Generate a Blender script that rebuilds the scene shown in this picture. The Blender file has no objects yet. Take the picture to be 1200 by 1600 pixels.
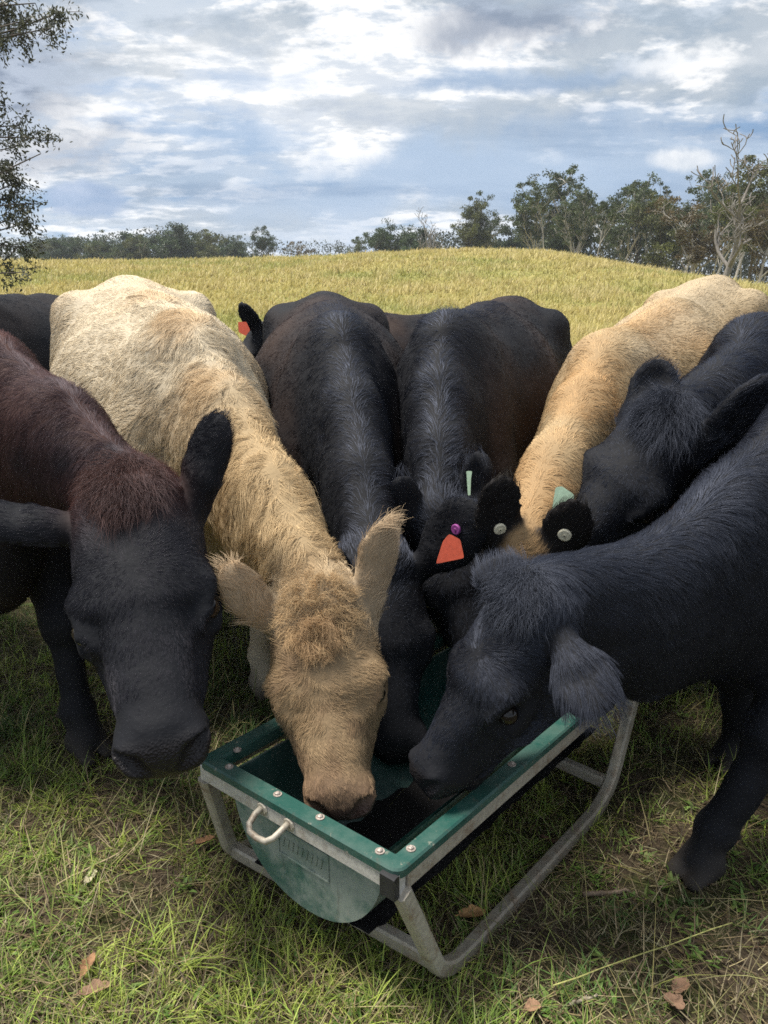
import bpy, math, time
import numpy as np
from mathutils import Vector, kdtree

T0 = time.time()
scene = bpy.context.scene
col = scene.collection
R = math.radians
rng = np.random.default_rng(7)

# ------------------------------------------------------------------ camera, world, sun
CAM_H, PITCH = 1.40, 16.0
cam_d = bpy.data.cameras.new('camera')
cam = bpy.data.objects.new('camera', cam_d)
col.objects.link(cam)
cam.location = (0, 0, CAM_H)
cam.rotation_euler = (R(90 - PITCH), 0, 0)
cam_d.sensor_fit = 'VERTICAL'
cam_d.angle_y = 2 * math.atan(800 / 1200)
cam_d.clip_start, cam_d.clip_end = 0.05, 3000
scene.camera = cam

SUN_EL, SUN_AZ = 70.0, -80.0            # azimuth measured from straight ahead (+Y), negative is to the left
SUN_STR, SUN_ANGLE = 3.7, 16.0
SKY_STR = 0.093
scene.view_settings.view_transform = 'Standard'
scene.view_settings.look = 'None'
scene.view_settings.gamma = 1
scene.view_settings.exposure = 0.95
scene.view_settings.use_curve_mapping = False

sun_d = bpy.data.lights.new('sun', 'SUN')
sun_d.energy, sun_d.angle, sun_d.color = SUN_STR, R(SUN_ANGLE), (1.0, 0.94, 0.84)
sun = bpy.data.objects.new('sun', sun_d)
col.objects.link(sun)
sd = Vector((math.sin(R(SUN_AZ)) * math.cos(R(SUN_EL)), math.cos(R(SUN_AZ)) * math.cos(R(SUN_EL)), math.sin(R(SUN_EL))))
sun.rotation_euler = sd.to_track_quat('Z', 'Y').to_euler()


def node(nt, typ, ins=None, **kw):
    n = nt.nodes.new(typ)
    for k, v in kw.items():
        setattr(n, k, v)
    for k, v in (ins or {}).items():
        if isinstance(v, bpy.types.NodeSocket):
            nt.links.new(v, n.inputs[k])
        else:
            n.inputs[k].default_value = v
    return n


def math_n(nt, op, a, b=None, c=None, clamp=False):
    n = nt.nodes.new('ShaderNodeMath')
    n.operation, n.use_clamp = op, clamp
    for i, v in enumerate((a, b, c)):
        if v is None:
            continue
        if isinstance(v, bpy.types.NodeSocket):
            nt.links.new(v, n.inputs[i])
        else:
            n.inputs[i].default_value = v
    return n.outputs[0]


def mixc(nt, fac, a, b, blend='MIX'):
    n = nt.nodes.new('ShaderNodeMix')
    n.data_type, n.blend_type = 'RGBA', blend
    for i, v in ((0, fac), (6, a), (7, b)):
        if isinstance(v, bpy.types.NodeSocket):
            nt.links.new(v, n.inputs[i])
        elif i == 0:
            n.inputs[0].default_value = v
        else:
            n.inputs[i].default_value = (*v, 1) if len(v) == 3 else v
    return n.outputs[2]


def smooth_n(nt, v, lo, hi):
    n = nt.nodes.new('ShaderNodeMapRange')
    n.interpolation_type = 'SMOOTHSTEP'
    nt.links.new(v, n.inputs[0])
    n.inputs[1].default_value, n.inputs[2].default_value = lo, hi
    return n.outputs[0]


def build_world():
    w = bpy.data.worlds.new('World')
    scene.world = w
    w.use_nodes = True
    nt = w.node_tree
    nt.nodes.clear()
    sky = node(nt, 'ShaderNodeTexSky', sky_type='NISHITA')
    sky.sun_disc = False
    sky.sun_elevation, sky.sun_rotation = R(SUN_EL), R(SUN_AZ)
    sky.dust_density, sky.ozone_density = 1.5, 1.5
    tc = node(nt, 'ShaderNodeTexCoord')
    d = node(nt, 'ShaderNodeVectorMath', {0: tc.outputs['Generated']}, operation='NORMALIZE').outputs[0]
    sep = node(nt, 'ShaderNodeSeparateXYZ', {0: d})
    x, y, z = sep.outputs
    zz = math_n(nt, 'ADD', math_n(nt, 'MAXIMUM', z, 0.0), 0.20)     # the cloud deck as a plane, flattened toward the horizon
    px, py = math_n(nt, 'DIVIDE', x, zz), math_n(nt, 'DIVIDE', y, zz)
    plane = node(nt, 'ShaderNodeCombineXYZ', {0: px, 1: py, 2: 0.0}).outputs[0]

    def noise(vec, scale, detail, rough, off=(0, 0, 0), dist=0.0, st=(1, 1, 1), out=0):
        m = node(nt, 'ShaderNodeMapping', {'Vector': vec, 'Location': off, 'Scale': st})
        return node(nt, 'ShaderNodeTexNoise', {'Vector': m.outputs[0], 'Scale': scale, 'Detail': detail,
                                               'Roughness': rough, 'Distortion': dist}).outputs[out]
    n_mid = noise(plane, 1.6, 12, 0.60, (0.6, 4.2, 2.0), 0.1, (0.9, 1.15, 1))
    n_fin = noise(plane, 3.4, 14, 0.63, (7.3, 0.2, 5.0), 0.12, (0.85, 1.15, 1))
    n_str = noise(plane, 1.0, 7, 0.52, (1.3, 8.2, 1.0), 0.25, (0.45, 1.5, 1))
    puff = noise(d, 9.0, 10, 0.58, (2.0, 1.0, 3.0), 0.2)
    az = math_n(nt, 'ARCTAN2', x, y)
    el = math_n(nt, 'ARCSINE', z)
    wx = math_n(nt, 'MULTIPLY', math_n(nt, 'SUBTRACT', noise(d, 5.0, 9, 0.6, (5, 0, 0)), 0.5), 0.26)
    wy = math_n(nt, 'MULTIPLY', math_n(nt, 'SUBTRACT', noise(d, 6.0, 9, 0.6, (0, 7, 2)), 0.5), 0.17)

    def bank(a0, e0, ra, re, soft=0.7, wob=1.0):
        """A cloud bank or gap standing at azimuth a0, elevation e0 (degrees), with a ragged outline."""
        u = math_n(nt, 'DIVIDE', math_n(nt, 'SUBTRACT', math_n(nt, 'MULTIPLY_ADD', wx, wob, az), R(a0)), R(ra))
        v = math_n(nt, 'DIVIDE', math_n(nt, 'SUBTRACT', math_n(nt, 'MULTIPLY_ADD', wy, wob, el), R(e0)), R(re))
        r = math_n(nt, 'SQRT', math_n(nt, 'ADD', math_n(nt, 'MULTIPLY', u, u), math_n(nt, 'MULTIPLY', v, v)))
        return smooth_n(nt, r, 1 + soft * 0.5, 1 - soft)
    WHITE, PALE, GREY, BLUE = (6.2, 6.2, 6.2), (3.5, 3.95, 4.5), (2.0, 2.5, 3.05), (1.35, 2.3, 3.7)
    skyc = mixc(nt, 0.8, sky.outputs[0], BLUE)
    # high thin deck with openings
    cov = math_n(nt, 'ADD', math_n(nt, 'MULTIPLY', n_mid, 0.6), math_n(nt, 'MULTIPLY', n_str, 0.4))
    lit = mixc(nt, smooth_n(nt, n_fin, 0.455, 0.54), PALE, WHITE)
    lit = mixc(nt, math_n(nt, 'MULTIPLY', smooth_n(nt, n_mid, 0.49, 0.56), 0.8), lit, GREY)
    c = mixc(nt, smooth_n(nt, cov, 0.42, 0.485), skyc, lit)
    # the bright sheet in front of the sun, the heavy bank on the left, blue bands low on the right
    c = mixc(nt, math_n(nt, 'MULTIPLY', bank(-3, 15, 22, 7, 0.9), 0.3), c, lit)
    c = mixc(nt, math_n(nt, 'MULTIPLY', bank(-4, 12.6, 17, 4.2, 0.8), 0.38), c, mixc(nt, smooth_n(nt, n_fin, 0.36, 0.52), (4.6, 4.8, 5.3), WHITE))
    heavy = mixc(nt, smooth_n(nt, n_fin, 0.42, 0.55), (2.9, 3.3, 4.0), (1.35, 1.7, 2.35))
    c = mixc(nt, math_n(nt, 'MULTIPLY', bank(-24.5, 13.2, 7.5, 3.4, 0.7), 0.9), c, heavy)
    c = mixc(nt, math_n(nt, 'MULTIPLY', bank(-25, 18.5, 9, 2.6, 0.8), 0.6), c, heavy)
    c = mixc(nt, math_n(nt, 'MULTIPLY', bank(-20, 9.2, 6, 1.3, 0.8), 0.6), c, heavy)
    c = mixc(nt, math_n(nt, 'MULTIPLY', bank(8, 16.8, 5.5, 1.7, 0.8), 0.8), c, heavy)
    band = mixc(nt, smooth_n(nt, n_str, 0.42, 0.58), (1.3, 2.05, 3.2), (2.6, 3.35, 4.4))
    c = mixc(nt, math_n(nt, 'MULTIPLY', bank(6, 7.4, 26, 2.5, 0.7), 0.95), c, band)
    c = mixc(nt, math_n(nt, 'MULTIPLY', bank(20, 9.6, 12, 1.9, 0.8), 0.75), c, band)
    c = mixc(nt, math_n(nt, 'MULTIPLY', bank(9, 13.2, 8, 1.0, 0.8), 0.7), c, band)
    c = mixc(nt, math_n(nt, 'MULTIPLY', bank(18, 13.6, 4.5, 0.8, 0.9), 0.8), c, WHITE)
    c = mixc(nt, math_n(nt, 'MULTIPLY', bank(26, 14.6, 3.5, 0.9, 0.9), 0.8), c, WHITE)
    # small low cumulus
    pf = smooth_n(nt, puff, 0.36, 0.60)
    c = mixc(nt, math_n(nt, 'MULTIPLY', bank(-19.8, 6.0, 2.9, 1.25, 0.35, 0.35), 0.9), c, mixc(nt, pf, (1.9, 2.6, 3.8), (3.0, 3.6, 4.7)))
    c = mixc(nt, math_n(nt, 'MULTIPLY', bank(19.6, 8.7, 2.4, 0.75, 0.5, 0.45), 0.9), c, mixc(nt, pf, PALE, WHITE))
    c = mixc(nt, math_n(nt, 'MULTIPLY', bank(-3.5, 3.6, 6, 1.5, 0.6, 0.5), 0.75), c, mixc(nt, pf, (3.0, 3.7, 4.8), PALE))
    # pale band at the horizon
    hz = smooth_n(nt, z, 0.13, 0.0)
    c = mixc(nt, math_n(nt, 'MULTIPLY', hz, 0.45), c, (4.4, 5.0, 5.8))
    gnd = smooth_n(nt, z, -0.02, -0.06)
    c = mixc(nt, gnd, c, (0.8, 0.8, 0.5))
    bg = node(nt, 'ShaderNodeBackground', {'Color': c, 'Strength': SKY_STR})
    node(nt, 'ShaderNodeOutputWorld', {'Surface': bg.outputs[0]})


build_world()
cy = scene.cycles
cy.max_bounces, cy.diffuse_bounces, cy.glossy_bounces = 6, 3, 3
cy.transmission_bounces, cy.transparent_max_bounces = 6, 8
cy.use_denoising = False
cy.sample_clamp_direct, cy.sample_clamp_indirect = 1.0, 0.6
cy.filter_width = 1.6
try:
    cy.denoiser = 'OPENIMAGEDENOISE'
    cy.denoising_input_passes = 'RGB_ALBEDO_NORMAL'
except Exception:
    pass
cy.caustics_reflective = cy.caustics_refractive = False
scene.render.use_persistent_data = False
try:
    scene.cycles_curves.shape = 'RIBBONS'
    scene.cycles_curves.subdivisions = 2
except Exception:
    pass

# ------------------------------------------------------------------ helpers


def V(*a):
    return np.array(a, float)


def unit(v):
    v = np.asarray(v, float)
    return v / (np.linalg.norm(v, axis=-1, keepdims=True) + 1e-12)


_lat = np.random.default_rng(11).uniform(-1, 1, (32, 32, 32, 3)).astype(np.float32)


def vnoise(p, wl, off=0.0):
    """Smooth vector noise in [-1,1]^3 of wavelength wl."""
    q = np.asarray(p, np.float32) / wl + off + 100.0
    i = np.floor(q).astype(np.int64)
    f = q - i
    f = f * f * (3 - 2 * f)
    i &= 31
    j = (i + 1) & 31
    out = 0
    for a in (0, 1):
        xa = (j if a else i)[:, 0]
        wa = f[:, 0] if a else 1 - f[:, 0]
        for b in (0, 1):
            yb = (j if b else i)[:, 1]
            wb = f[:, 1] if b else 1 - f[:, 1]
            for c in (0, 1):
                zc = (j if c else i)[:, 2]
                wc = f[:, 2] if c else 1 - f[:, 2]
                out = out + _lat[xa, yb, zc] * (wa * wb * wc)[:, None]
    return out


def fbm(p, wl, oct=3, off=0.0):
    s, a, t = 0, 1.0, 0
    for k in range(oct):
        s = s + a * vnoise(p, wl / 2 ** k, off + 3.7 * k)
        t += a
        a *= 0.5
    return s / t * 1.4


def sstep(x, a, b):
    t = np.clip((x - a) / (b - a), 0, 1)
    return t * t * (3 - 2 * t)


def mesh_np(name, verts, faces, mat=None, smooth=False, attrs=None):
    """faces: (n,3) or (n,4) int array, or a list of such arrays."""
    me = bpy.data.meshes.new(name)
    fl = faces if isinstance(faces, list) else [faces]
    fl = [np.asarray(f, np.int32) for f in fl if len(f)]
    loops = np.concatenate([f.ravel() for f in fl])
    tot = np.concatenate([np.full(len(f), f.shape[1], np.int32) for f in fl])
    start = np.concatenate([[0], np.cumsum(tot)[:-1]]).astype(np.int32)
    me.vertices.add(len(verts))
    me.vertices.foreach_set('co', np.asarray(verts, np.float32).ravel())
    me.loops.add(len(loops))
    me.loops.foreach_set('vertex_index', loops)
    me.polygons.add(len(tot))
    me.polygons.foreach_set('loop_start', start)
    me.polygons.foreach_set('loop_total', tot)
    sm = np.asarray(smooth, bool)
    me.polygons.foreach_set('use_smooth', sm if sm.ndim else np.full(len(tot), bool(smooth)))
    for k, a in (attrs or {}).items():
        a = np.asarray(a, np.float32)
        if a.ndim == 1:
            at = me.attributes.new(k, 'FLOAT', 'POINT')
            at.data.foreach_set('value', a)
        else:
            if a.shape[1] == 3:
                a = np.concatenate([a, np.ones((len(a), 1), np.float32)], 1)
            at = me.attributes.new(k, 'FLOAT_COLOR', 'POINT')
            at.data.foreach_set('color', a.ravel())
    me.update(calc_edges=True)
    if mat:
        me.materials.append(mat)
    return me


def link(name, data, parent=None, **props):
    o = bpy.data.objects.new(name, data)
    col.objects.link(o)
    if parent is not None:
        o.parent = parent
    for k, v in props.items():
        o[k] = v
    return o


def new_mat(name):
    m = bpy.data.materials.new(name)
    m.use_nodes = True
    nt = m.node_tree
    nt.nodes.clear()
    out = node(nt, 'ShaderNodeOutputMaterial')
    return m, nt, out


def pbr(nt, out, **ins):
    p = node(nt, 'ShaderNodeBsdfPrincipled', {k.replace('_', ' '): v for k, v in ins.items()})
    nt.links.new(p.outputs[0], out.inputs[0])
    return p


class MB:
    """Collects simple solids into one mesh."""
    def __init__(s):
        s.v, s.f4, s.f3, s.n = [], [], [], 0

    def add(s, v, f):
        v = np.asarray(v, float)
        for q in f:
            (s.f4 if len(q) == 4 else s.f3).append([i + s.n for i in q])
        s.v.append(v)
        s.n += len(v)

    def tube(s, pts, r, nseg=8, up=None, cap=True, sq=None):
        """r: scalar or per-point; sq=(w,h) makes a rectangular bar with softened corners."""
        pts = np.asarray(pts, float)
        n = len(pts)
        tan = np.gradient(pts, axis=0)
        tan = unit(tan)
        up = V(0, 0, 1) if up is None else np.asarray(up, float)
        if abs(tan[0] @ up) > 0.95:
            up = V(0.3, 1, 0)
        u = unit(up - tan[0] * (up @ tan[0]))
        if sq:
            w, h, c = sq[0] / 2, sq[1] / 2, min(sq) * 0.16
            prof = np.array([(w - c, -h), (w, -h + c), (w, h - c), (w - c, h), (-w + c, h), (-w, h - c), (-w, -h + c), (-w + c, -h)])
            nseg = 8
        else:
            a = np.arange(nseg) / nseg * 2 * np.pi
            prof = np.stack([np.cos(a), np.sin(a)], 1)
        rr = np.broadcast_to(np.asarray(r if not sq else 1.0, float), (n,))
        vs = []
        for i in range(n):
            u = unit(u - tan[i] * (u @ tan[i]))
            b = np.cross(tan[i], u)
            vs.append(pts[i] + (prof[:, :1] * b + prof[:, 1:] * u) * rr[i])
        f = []
        for i in range(n - 1):
            for k in range(nseg):
                k2 = (k + 1) % nseg
                f.append((i * nseg + k, i * nseg + k2, (i + 1) * nseg + k2, (i + 1) * nseg + k))
        vs = np.concatenate(vs)
        if cap:
            c0 = len(vs)
            vs = np.concatenate([vs, [pts[0]], [pts[-1]]])
            for k in range(nseg):
                k2 = (k + 1) % nseg
                f.append((k2, k, c0))
                f.append(((n - 1) * nseg + k, (n - 1) * nseg + k2, c0 + 1))
        s.add(vs, f)
        return s

    def build(s, name, mat, parent=None, smooth=False, **props):
        fl = []
        if s.f4:
            fl.append(np.array(s.f4))
        if s.f3:
            fl.append(np.array(s.f3))
        me = mesh_np(name, np.concatenate(s.v), fl, mat, smooth)
        return link(name, me, parent, **props)


# ------------------------------------------------------------------ terrain


def ground_z(x, y):
    x, y = np.asarray(x, float), np.asarray(y, float)
    hx = 3.55 + 0.75 * np.exp(-((x - 7.0) / 12.0) ** 2)
    hx = hx * (1 - sstep(x, 10.0, 29.0)) + 0.1 * sstep(x, 10.0, 29.0)
    rise = sstep(y, 5.0, 64.0)
    fall = 1 - 0.75 * sstep(y, 66.0, 130.0)
    z = hx * rise * fall
    z = z + 0.12 * np.sin(x * 0.21 + 1.0) * np.sin(y * 0.17) * sstep(y, 8, 20)
    near = (1 - sstep(y, 5.0, 9.0))
    z = z + near * (0.010 * np.sin(x * 5.1 + y * 1.3) * np.sin(y * 4.3 + 0.4) + 0.006 * np.sin(x * 13.1 + 2.0) * np.sin(y * 11.7))
    return z


def build_ground():
    ys = np.concatenate([np.linspace(-6, 0.6, 12), np.arange(0.66, 5.0, 0.035), np.geomspace(5.05, 140, 150), [200, 320, 600, 1200]])
    us = np.concatenate([-np.geomspace(40, 0.06, 60)[:-1] , np.linspace(-0.06, 0.06, 3)[:-1], np.geomspace(0.06, 40, 60)])
    us = np.unique(np.concatenate([us * 1.0]))
    near_u = np.arange(-2.2, 2.21, 0.05)
    us = np.unique(np.round(np.concatenate([us[np.abs(us) > 2.2], near_u]), 4))
    X = us[None, :] * (1 + np.maximum(ys[:, None] - 3, 0) * 0.12)
    Y = np.repeat(ys[:, None], len(us), 1)
    Z = ground_z(X, Y)
    v = np.stack([X, Y, Z], -1).reshape(-1, 3)
    ny, nx = Y.shape
    i = (np.arange(ny - 1)[:, None] * nx + np.arange(nx - 1)[None, :]).ravel()
    f = np.stack([i, i + 1, i + nx + 1, i + nx], 1)
    m, nt, out = new_mat('pasture soil')
    tc = node(nt, 'ShaderNodeNewGeometry')
    P = tc.outputs['Position']
    n1 = node(nt, 'ShaderNodeTexNoise', {'Vector': P, 'Scale': 5.0, 'Detail': 6, 'Roughness': 0.6}).outputs[0]
    n2 = node(nt, 'ShaderNodeTexNoise', {'Vector': P, 'Scale': 70.0, 'Detail': 5, 'Roughness': 0.7}).outputs[0]
    soil = mixc(nt, smooth_n(nt, n2, 0.35, 0.7), (0.040, 0.030, 0.022), (0.13, 0.10, 0.065))
    soil = mixc(nt, smooth_n(nt, n1, 0.45, 0.62), soil, (0.055, 0.062, 0.022))
    n3 = node(nt, 'ShaderNodeTexNoise', {'Vector': P, 'Scale': 0.35, 'Detail': 7, 'Roughness': 0.62}).outputs[0]
    n4 = node(nt, 'ShaderNodeTexNoise', {'Vector': P, 'Scale': 2.6, 'Detail': 5, 'Roughness': 0.7}).outputs[0]
    field = mixc(nt, smooth_n(nt, n3, 0.38, 0.62), (0.25, 0.225, 0.07), (0.19, 0.20, 0.055))
    field = mixc(nt, smooth_n(nt, n4, 0.45, 0.62), field, (0.34, 0.29, 0.115))
    sp = node(nt, 'ShaderNodeSeparateXYZ', {0: P})
    c = mixc(nt, smooth_n(nt, sp.outputs[1], 4.0, 9.0), soil, field)
    hgt = math_n(nt, 'ADD', n2, math_n(nt, 'MULTIPLY', n1, 1.5))
    b = node(nt, 'ShaderNodeBump', {'Height': hgt, 'Strength': 0.9, 'Distance': 0.02})
    pbr(nt, out, Base_Color=c, Roughness=0.95, Normal=b.outputs[0], Specular_IOR_Level=0.15)
    me = mesh_np('ground', v, f, m, True)
    link('ground', me, kind='structure', label='trampled pasture ground rising to the grassy hill')


build_ground()

# ------------------------------------------------------------------ signed-distance cows


class Shape:
    """A list of elliptic tapered capsules with a region each."""
    def __init__(s):
        s.p = []

    def add(s, reg, a, b, u, rw, rh, ra=None, grp='body'):
        a, b = np.asarray(a, float), np.asarray(b, float)
        ax = b - a
        L = np.linalg.norm(ax)
        u = np.asarray(u, float)
        if L < 1e-6:
            ax = np.cross(u, V(0.123, 0.77, 0.41))
            b = a + unit(ax) * 1e-5
        ax = unit(b - a)
        u = unit(u - ax * (u @ ax))
        v = np.cross(ax, u)
        rw = (rw, rw) if np.isscalar(rw) else rw
        rh = (rh, rh) if np.isscalar(rh) else rh
        if ra is None:
            ra = (min(rw[0], rh[0]), min(rw[1], rh[1]))
        elif np.isscalar(ra):
            ra = (ra, ra)
        s.p.append(dict(reg=reg, a=a, b=b, ax=ax, L=np.linalg.norm(b - a), u=u, v=v, rw=rw, rh=rh, ra=ra, grp=grp,
                        c=(a + b) / 2, br=np.linalg.norm(b - a) / 2 + max(*rw, *rh, *ra)))

    def ell(s, reg, c, ax, u, ra, rw, rh, grp='body'):
        """Ellipsoid: radius ra along ax, rw along u, rh along the third axis."""
        ax = unit(ax)
        s.add(reg, c - ax * 1e-4, c + ax * 1e-4, u, rw, rh, ra, grp)


def prim_d(q, p):
    w = q - p['a'].astype(np.float32)
    t = w @ p['ax'].astype(np.float32)
    tc = np.clip(t, 0, p['L'])
    la = t - tc
    tn = tc / max(p['L'], 1e-6)
    rw = p['rw'][0] + (p['rw'][1] - p['rw'][0]) * tn
    rh = p['rh'][0] + (p['rh'][1] - p['rh'][0]) * tn
    ra = p['ra'][0] + (p['ra'][1] - p['ra'][0]) * tn
    x, y, z = (w @ p['u'].astype(np.float32)) / rw, (w @ p['v'].astype(np.float32)) / rh, la / ra
    k0 = np.sqrt(x * x + y * y + z * z) + 1e-6
    k1 = np.sqrt((x / rw) ** 2 + (y / rh) ** 2 + (z / ra) ** 2) + 1e-6
    return (k0 * (k0 - 1) / k1).astype(np.float32)


K_GRP = dict(body=0.028, head=0.0095, ear=0.006)


def smin(a, b, k):
    h = np.clip(0.5 + 0.5 * (b - a) / k, 0, 1)
    return b + (a - b) * h - k * h * (1 - h)


def sdf(q, S, carve, eps=None):
    """q float32 (n,3)."""
    lo, hi = q.min(0), q.max(0)
    acc = {g: None for g in K_GRP}
    for p in S.p:
        c = np.clip(p['c'], lo, hi)
        if eps is not None and np.linalg.norm(p['c'] - c) - p['br'] > eps:
            continue
        d = prim_d(q, p)
        k = K_GRP[p['grp']]
        e = np.exp(np.clip(-d / k, -60, 60))
        g = p['grp']
        acc[g] = e if acc[g] is None else acc[g] + e
    dd = {g: (np.full(len(q), 1.0, np.float32) if a is None else (-K_GRP[g] * np.log(a + 1e-30)).astype(np.float32)) for g, a in acc.items()}
    d = smin(dd['body'], dd['head'], 0.045)
    ear = dd['ear']
    for cp in carve:
        if cp['grp'] == 'ear':
            c = np.clip(cp['c'], lo, hi)
            if eps is not None and np.linalg.norm(cp['c'] - c) - cp['br'] > eps:
                continue
            ear = -smin(-ear, prim_d(q, cp), 0.006)
    d = smin(d, ear, 0.014)
    for cp in carve:
        if cp['grp'] != 'ear':
            c = np.clip(cp['c'], lo, hi)
            if eps is not None and np.linalg.norm(cp['c'] - c) - cp['br'] > eps:
                continue
            d = -smin(-d, prim_d(q, cp), 0.005)
    d = d + 0.0045 * vnoise(q, 0.11)[:, 0] + 0.0022 * vnoise(q, 0.05, 9.0)[:, 1]
    d = d + 0.0009 * vnoise(q, 0.021, 4.0)[:, 2]
    return d.astype(np.float32)


def lerp_axis(a, ax, n, s):
    """Upsample array a along axis ax by factor s to n samples (linear)."""
    idx = np.arange(n) / s
    i = np.minimum(idx.astype(int), a.shape[ax] - 2)
    f = (idx - i).astype(np.float32)
    sh = [1] * a.ndim
    sh[ax] = n
    f = f.reshape(sh)
    return np.take(a, i, ax) * (1 - f) + np.take(a, i + 1, ax) * f


def polygonize(S, carve, frame, vox):
    """Surface nets in the cow's own frame. frame: 3x3 rows = local axes."""
    Rm = frame
    lo, hi = V(9, 9, 9), V(-9, -9, -9)
    for p in S.p:
        for e, k in ((p['a'], 0), (p['b'], 1)):
            r = max(p['rw'][k], p['rh'][k], p['ra'][k])
            l = Rm @ e
            lo, hi = np.minimum(lo, l - r), np.maximum(hi, l + r)
    lo, hi = lo - 0.05, hi + 0.05
    s = 4
    nc = np.ceil((hi - lo) / (vox * s)).astype(int) + 2
    nf = (nc - 1) * s
    g = [lo[i] + np.arange(nc[i]) * vox * s for i in range(3)]
    G = np.stack(np.meshgrid(*g, indexing='ij'), -1).reshape(-1, 3) @ Rm
    G = G.astype(np.float32)
    D = np.concatenate([sdf(G[i:i + 20000], S, carve) for i in range(0, len(G), 20000)]).reshape(nc)
    for ax in range(3):
        D = lerp_axis(D, ax, nf[ax], s)
    D = np.ascontiguousarray(D, dtype=np.float32)
    near = np.flatnonzero(np.abs(D.ravel()) < vox * s * 1.1)
    idx = np.stack(np.unravel_index(near, D.shape), 1)
    # order in blocks so that each chunk is compact
    blk = (idx // 24)
    key = (blk[:, 0] * 4096 + blk[:, 1]) * 4096 + blk[:, 2]
    o = np.argsort(key, kind='stable')
    near, idx, key = near[o], idx[o], key[o]
    pts = ((idx * vox + lo) @ Rm).astype(np.float32)
    cut = np.flatnonzero(np.diff(key)) + 1
    b = np.concatenate([[0], cut, [len(key)]])
    flat = D.ravel()
    i = 0
    while i < len(b) - 1:
        j = i + 1
        s0, s1 = b[i], b[j]
        flat[near[s0:s1]] = sdf(pts[s0:s1], S, carve, 0.22)
        i = j
    D = flat.reshape(D.shape)
    # surface nets
    ins = D < 0
    nx, ny, nz = D.shape
    cs = [ins[i:nx - 1 + i, j:ny - 1 + j, k:nz - 1 + k] for i in (0, 1) for j in (0, 1) for k in (0, 1)]
    anyi, alli = cs[0].copy(), cs[0].copy()
    for c in cs[1:]:
        anyi |= c
        alli &= c
    cell = anyi & ~alli
    ci = np.argwhere(cell)
    vid = np.full(cell.shape, -1, np.int32)
    vid[tuple(ci.T)] = np.arange(len(ci))
    acc = np.zeros((len(ci), 3))
    cnt = np.zeros(len(ci))
    cor = {(i, j, k): D[ci[:, 0] + i, ci[:, 1] + j, ci[:, 2] + k] for i in (0, 1) for j in (0, 1) for k in (0, 1)}
    for a in cor:
        for ax in range(3):
            if a[ax] == 0:
                bb = list(a)
                bb[ax] = 1
                bb = tuple(bb)
                da, db = cor[a], cor[bb]
                m = (da < 0) != (db < 0)
                t = np.where(m, da / np.where(m, da - db, 1), 0)
                pt = np.tile(np.array(a, float), (len(ci), 1))
                pt[:, ax] += t
                acc[m] += pt[m]
                cnt[m] += 1
    verts = (ci + acc / cnt[:, None]) * vox + lo
    quads = []
    for ax in range(3):
        o1, o2 = [(1, 2), (2, 0), (0, 1)][ax]
        sl0 = [slice(1, n - 1) for n in D.shape]
        sl0[ax] = slice(0, D.shape[ax] - 1)
        sl1 = list(sl0)
        sl1[ax] = slice(1, D.shape[ax])
        A, B = ins[tuple(sl0)], ins[tuple(sl1)]
        e = np.argwhere(A != B)
        off = np.ones(3, int)
        off[ax] = 0
        base = e + off
        fl = A[tuple(e.T)]

        def cid(d1, d2):
            c = base.copy()
            c[:, o1] -= d1
            c[:, o2] -= d2
            return vid[tuple(c.T)]
        q = np.stack([cid(1, 1), cid(0, 1), cid(0, 0), cid(1, 0)], 1)
        q[~fl] = q[~fl][:, ::-1]
        quads.append(q)
    quads = np.concatenate(quads)
    quads = quads[(quads >= 0).all(1)]
    verts = verts @ Rm
    return verts, quads


def vert_normals(v, q):
    n = np.cross(v[q[:, 2]] - v[q[:, 0]], v[q[:, 3]] - v[q[:, 1]])
    out = np.zeros_like(v)
    for k in range(4):
        for a in range(3):
            out[:, a] += np.bincount(q[:, k], n[:, a], len(v))
    return unit(out)


# ------------------------------------------------------------------ coat materials


def coat_material(name, sheen, rough, skin_mix=0.7, gain=1.0):
    """Fur: diffuse light follows the skin underneath, a narrow lobe runs along the strand."""
    m, nt, out = new_mat(name)
    at = node(nt, 'ShaderNodeAttribute', attribute_name='tint')
    nr = node(nt, 'ShaderNodeAttribute', attribute_name='skin_normal')
    geo = node(nt, 'ShaderNodeNewGeometry')
    vm = node(nt, 'ShaderNodeVectorMath', {0: geo.outputs['Normal']}, operation='SCALE')
    vm.inputs['Scale'].default_value = 1 - skin_mix
    vs = node(nt, 'ShaderNodeVectorMath', {0: nr.outputs['Vector']}, operation='SCALE')
    vs.inputs['Scale'].default_value = skin_mix
    nn = node(nt, 'ShaderNodeVectorMath', {0: vm.outputs[0], 1: vs.outputs[0]}, operation='ADD')
    nn = node(nt, 'ShaderNodeVectorMath', {0: nn.outputs[0]}, operation='NORMALIZE')
    dif = node(nt, 'ShaderNodeBsdfDiffuse', {'Color': at.outputs['Color'], 'Normal': nn.outputs[0]})
    hb = node(nt, 'ShaderNodeBsdfHair', {'Color': (1, 1, 1, 1), 'RoughnessU': rough, 'RoughnessV': 0.9, 'Offset': R(-4)}, component='Reflection')
    gl = node(nt, 'ShaderNodeAttribute', attribute_name='gloss')
    nt.links.new(mixc(nt, gl.outputs['Fac'], (0, 0, 0), sheen), hb.inputs['Color'])
    mix = node(nt, 'ShaderNodeAddShader', {0: dif.outputs[0], 1: hb.outputs[0]})
    nt.links.new(mix.outputs[0], out.inputs[0])
    return m


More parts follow.
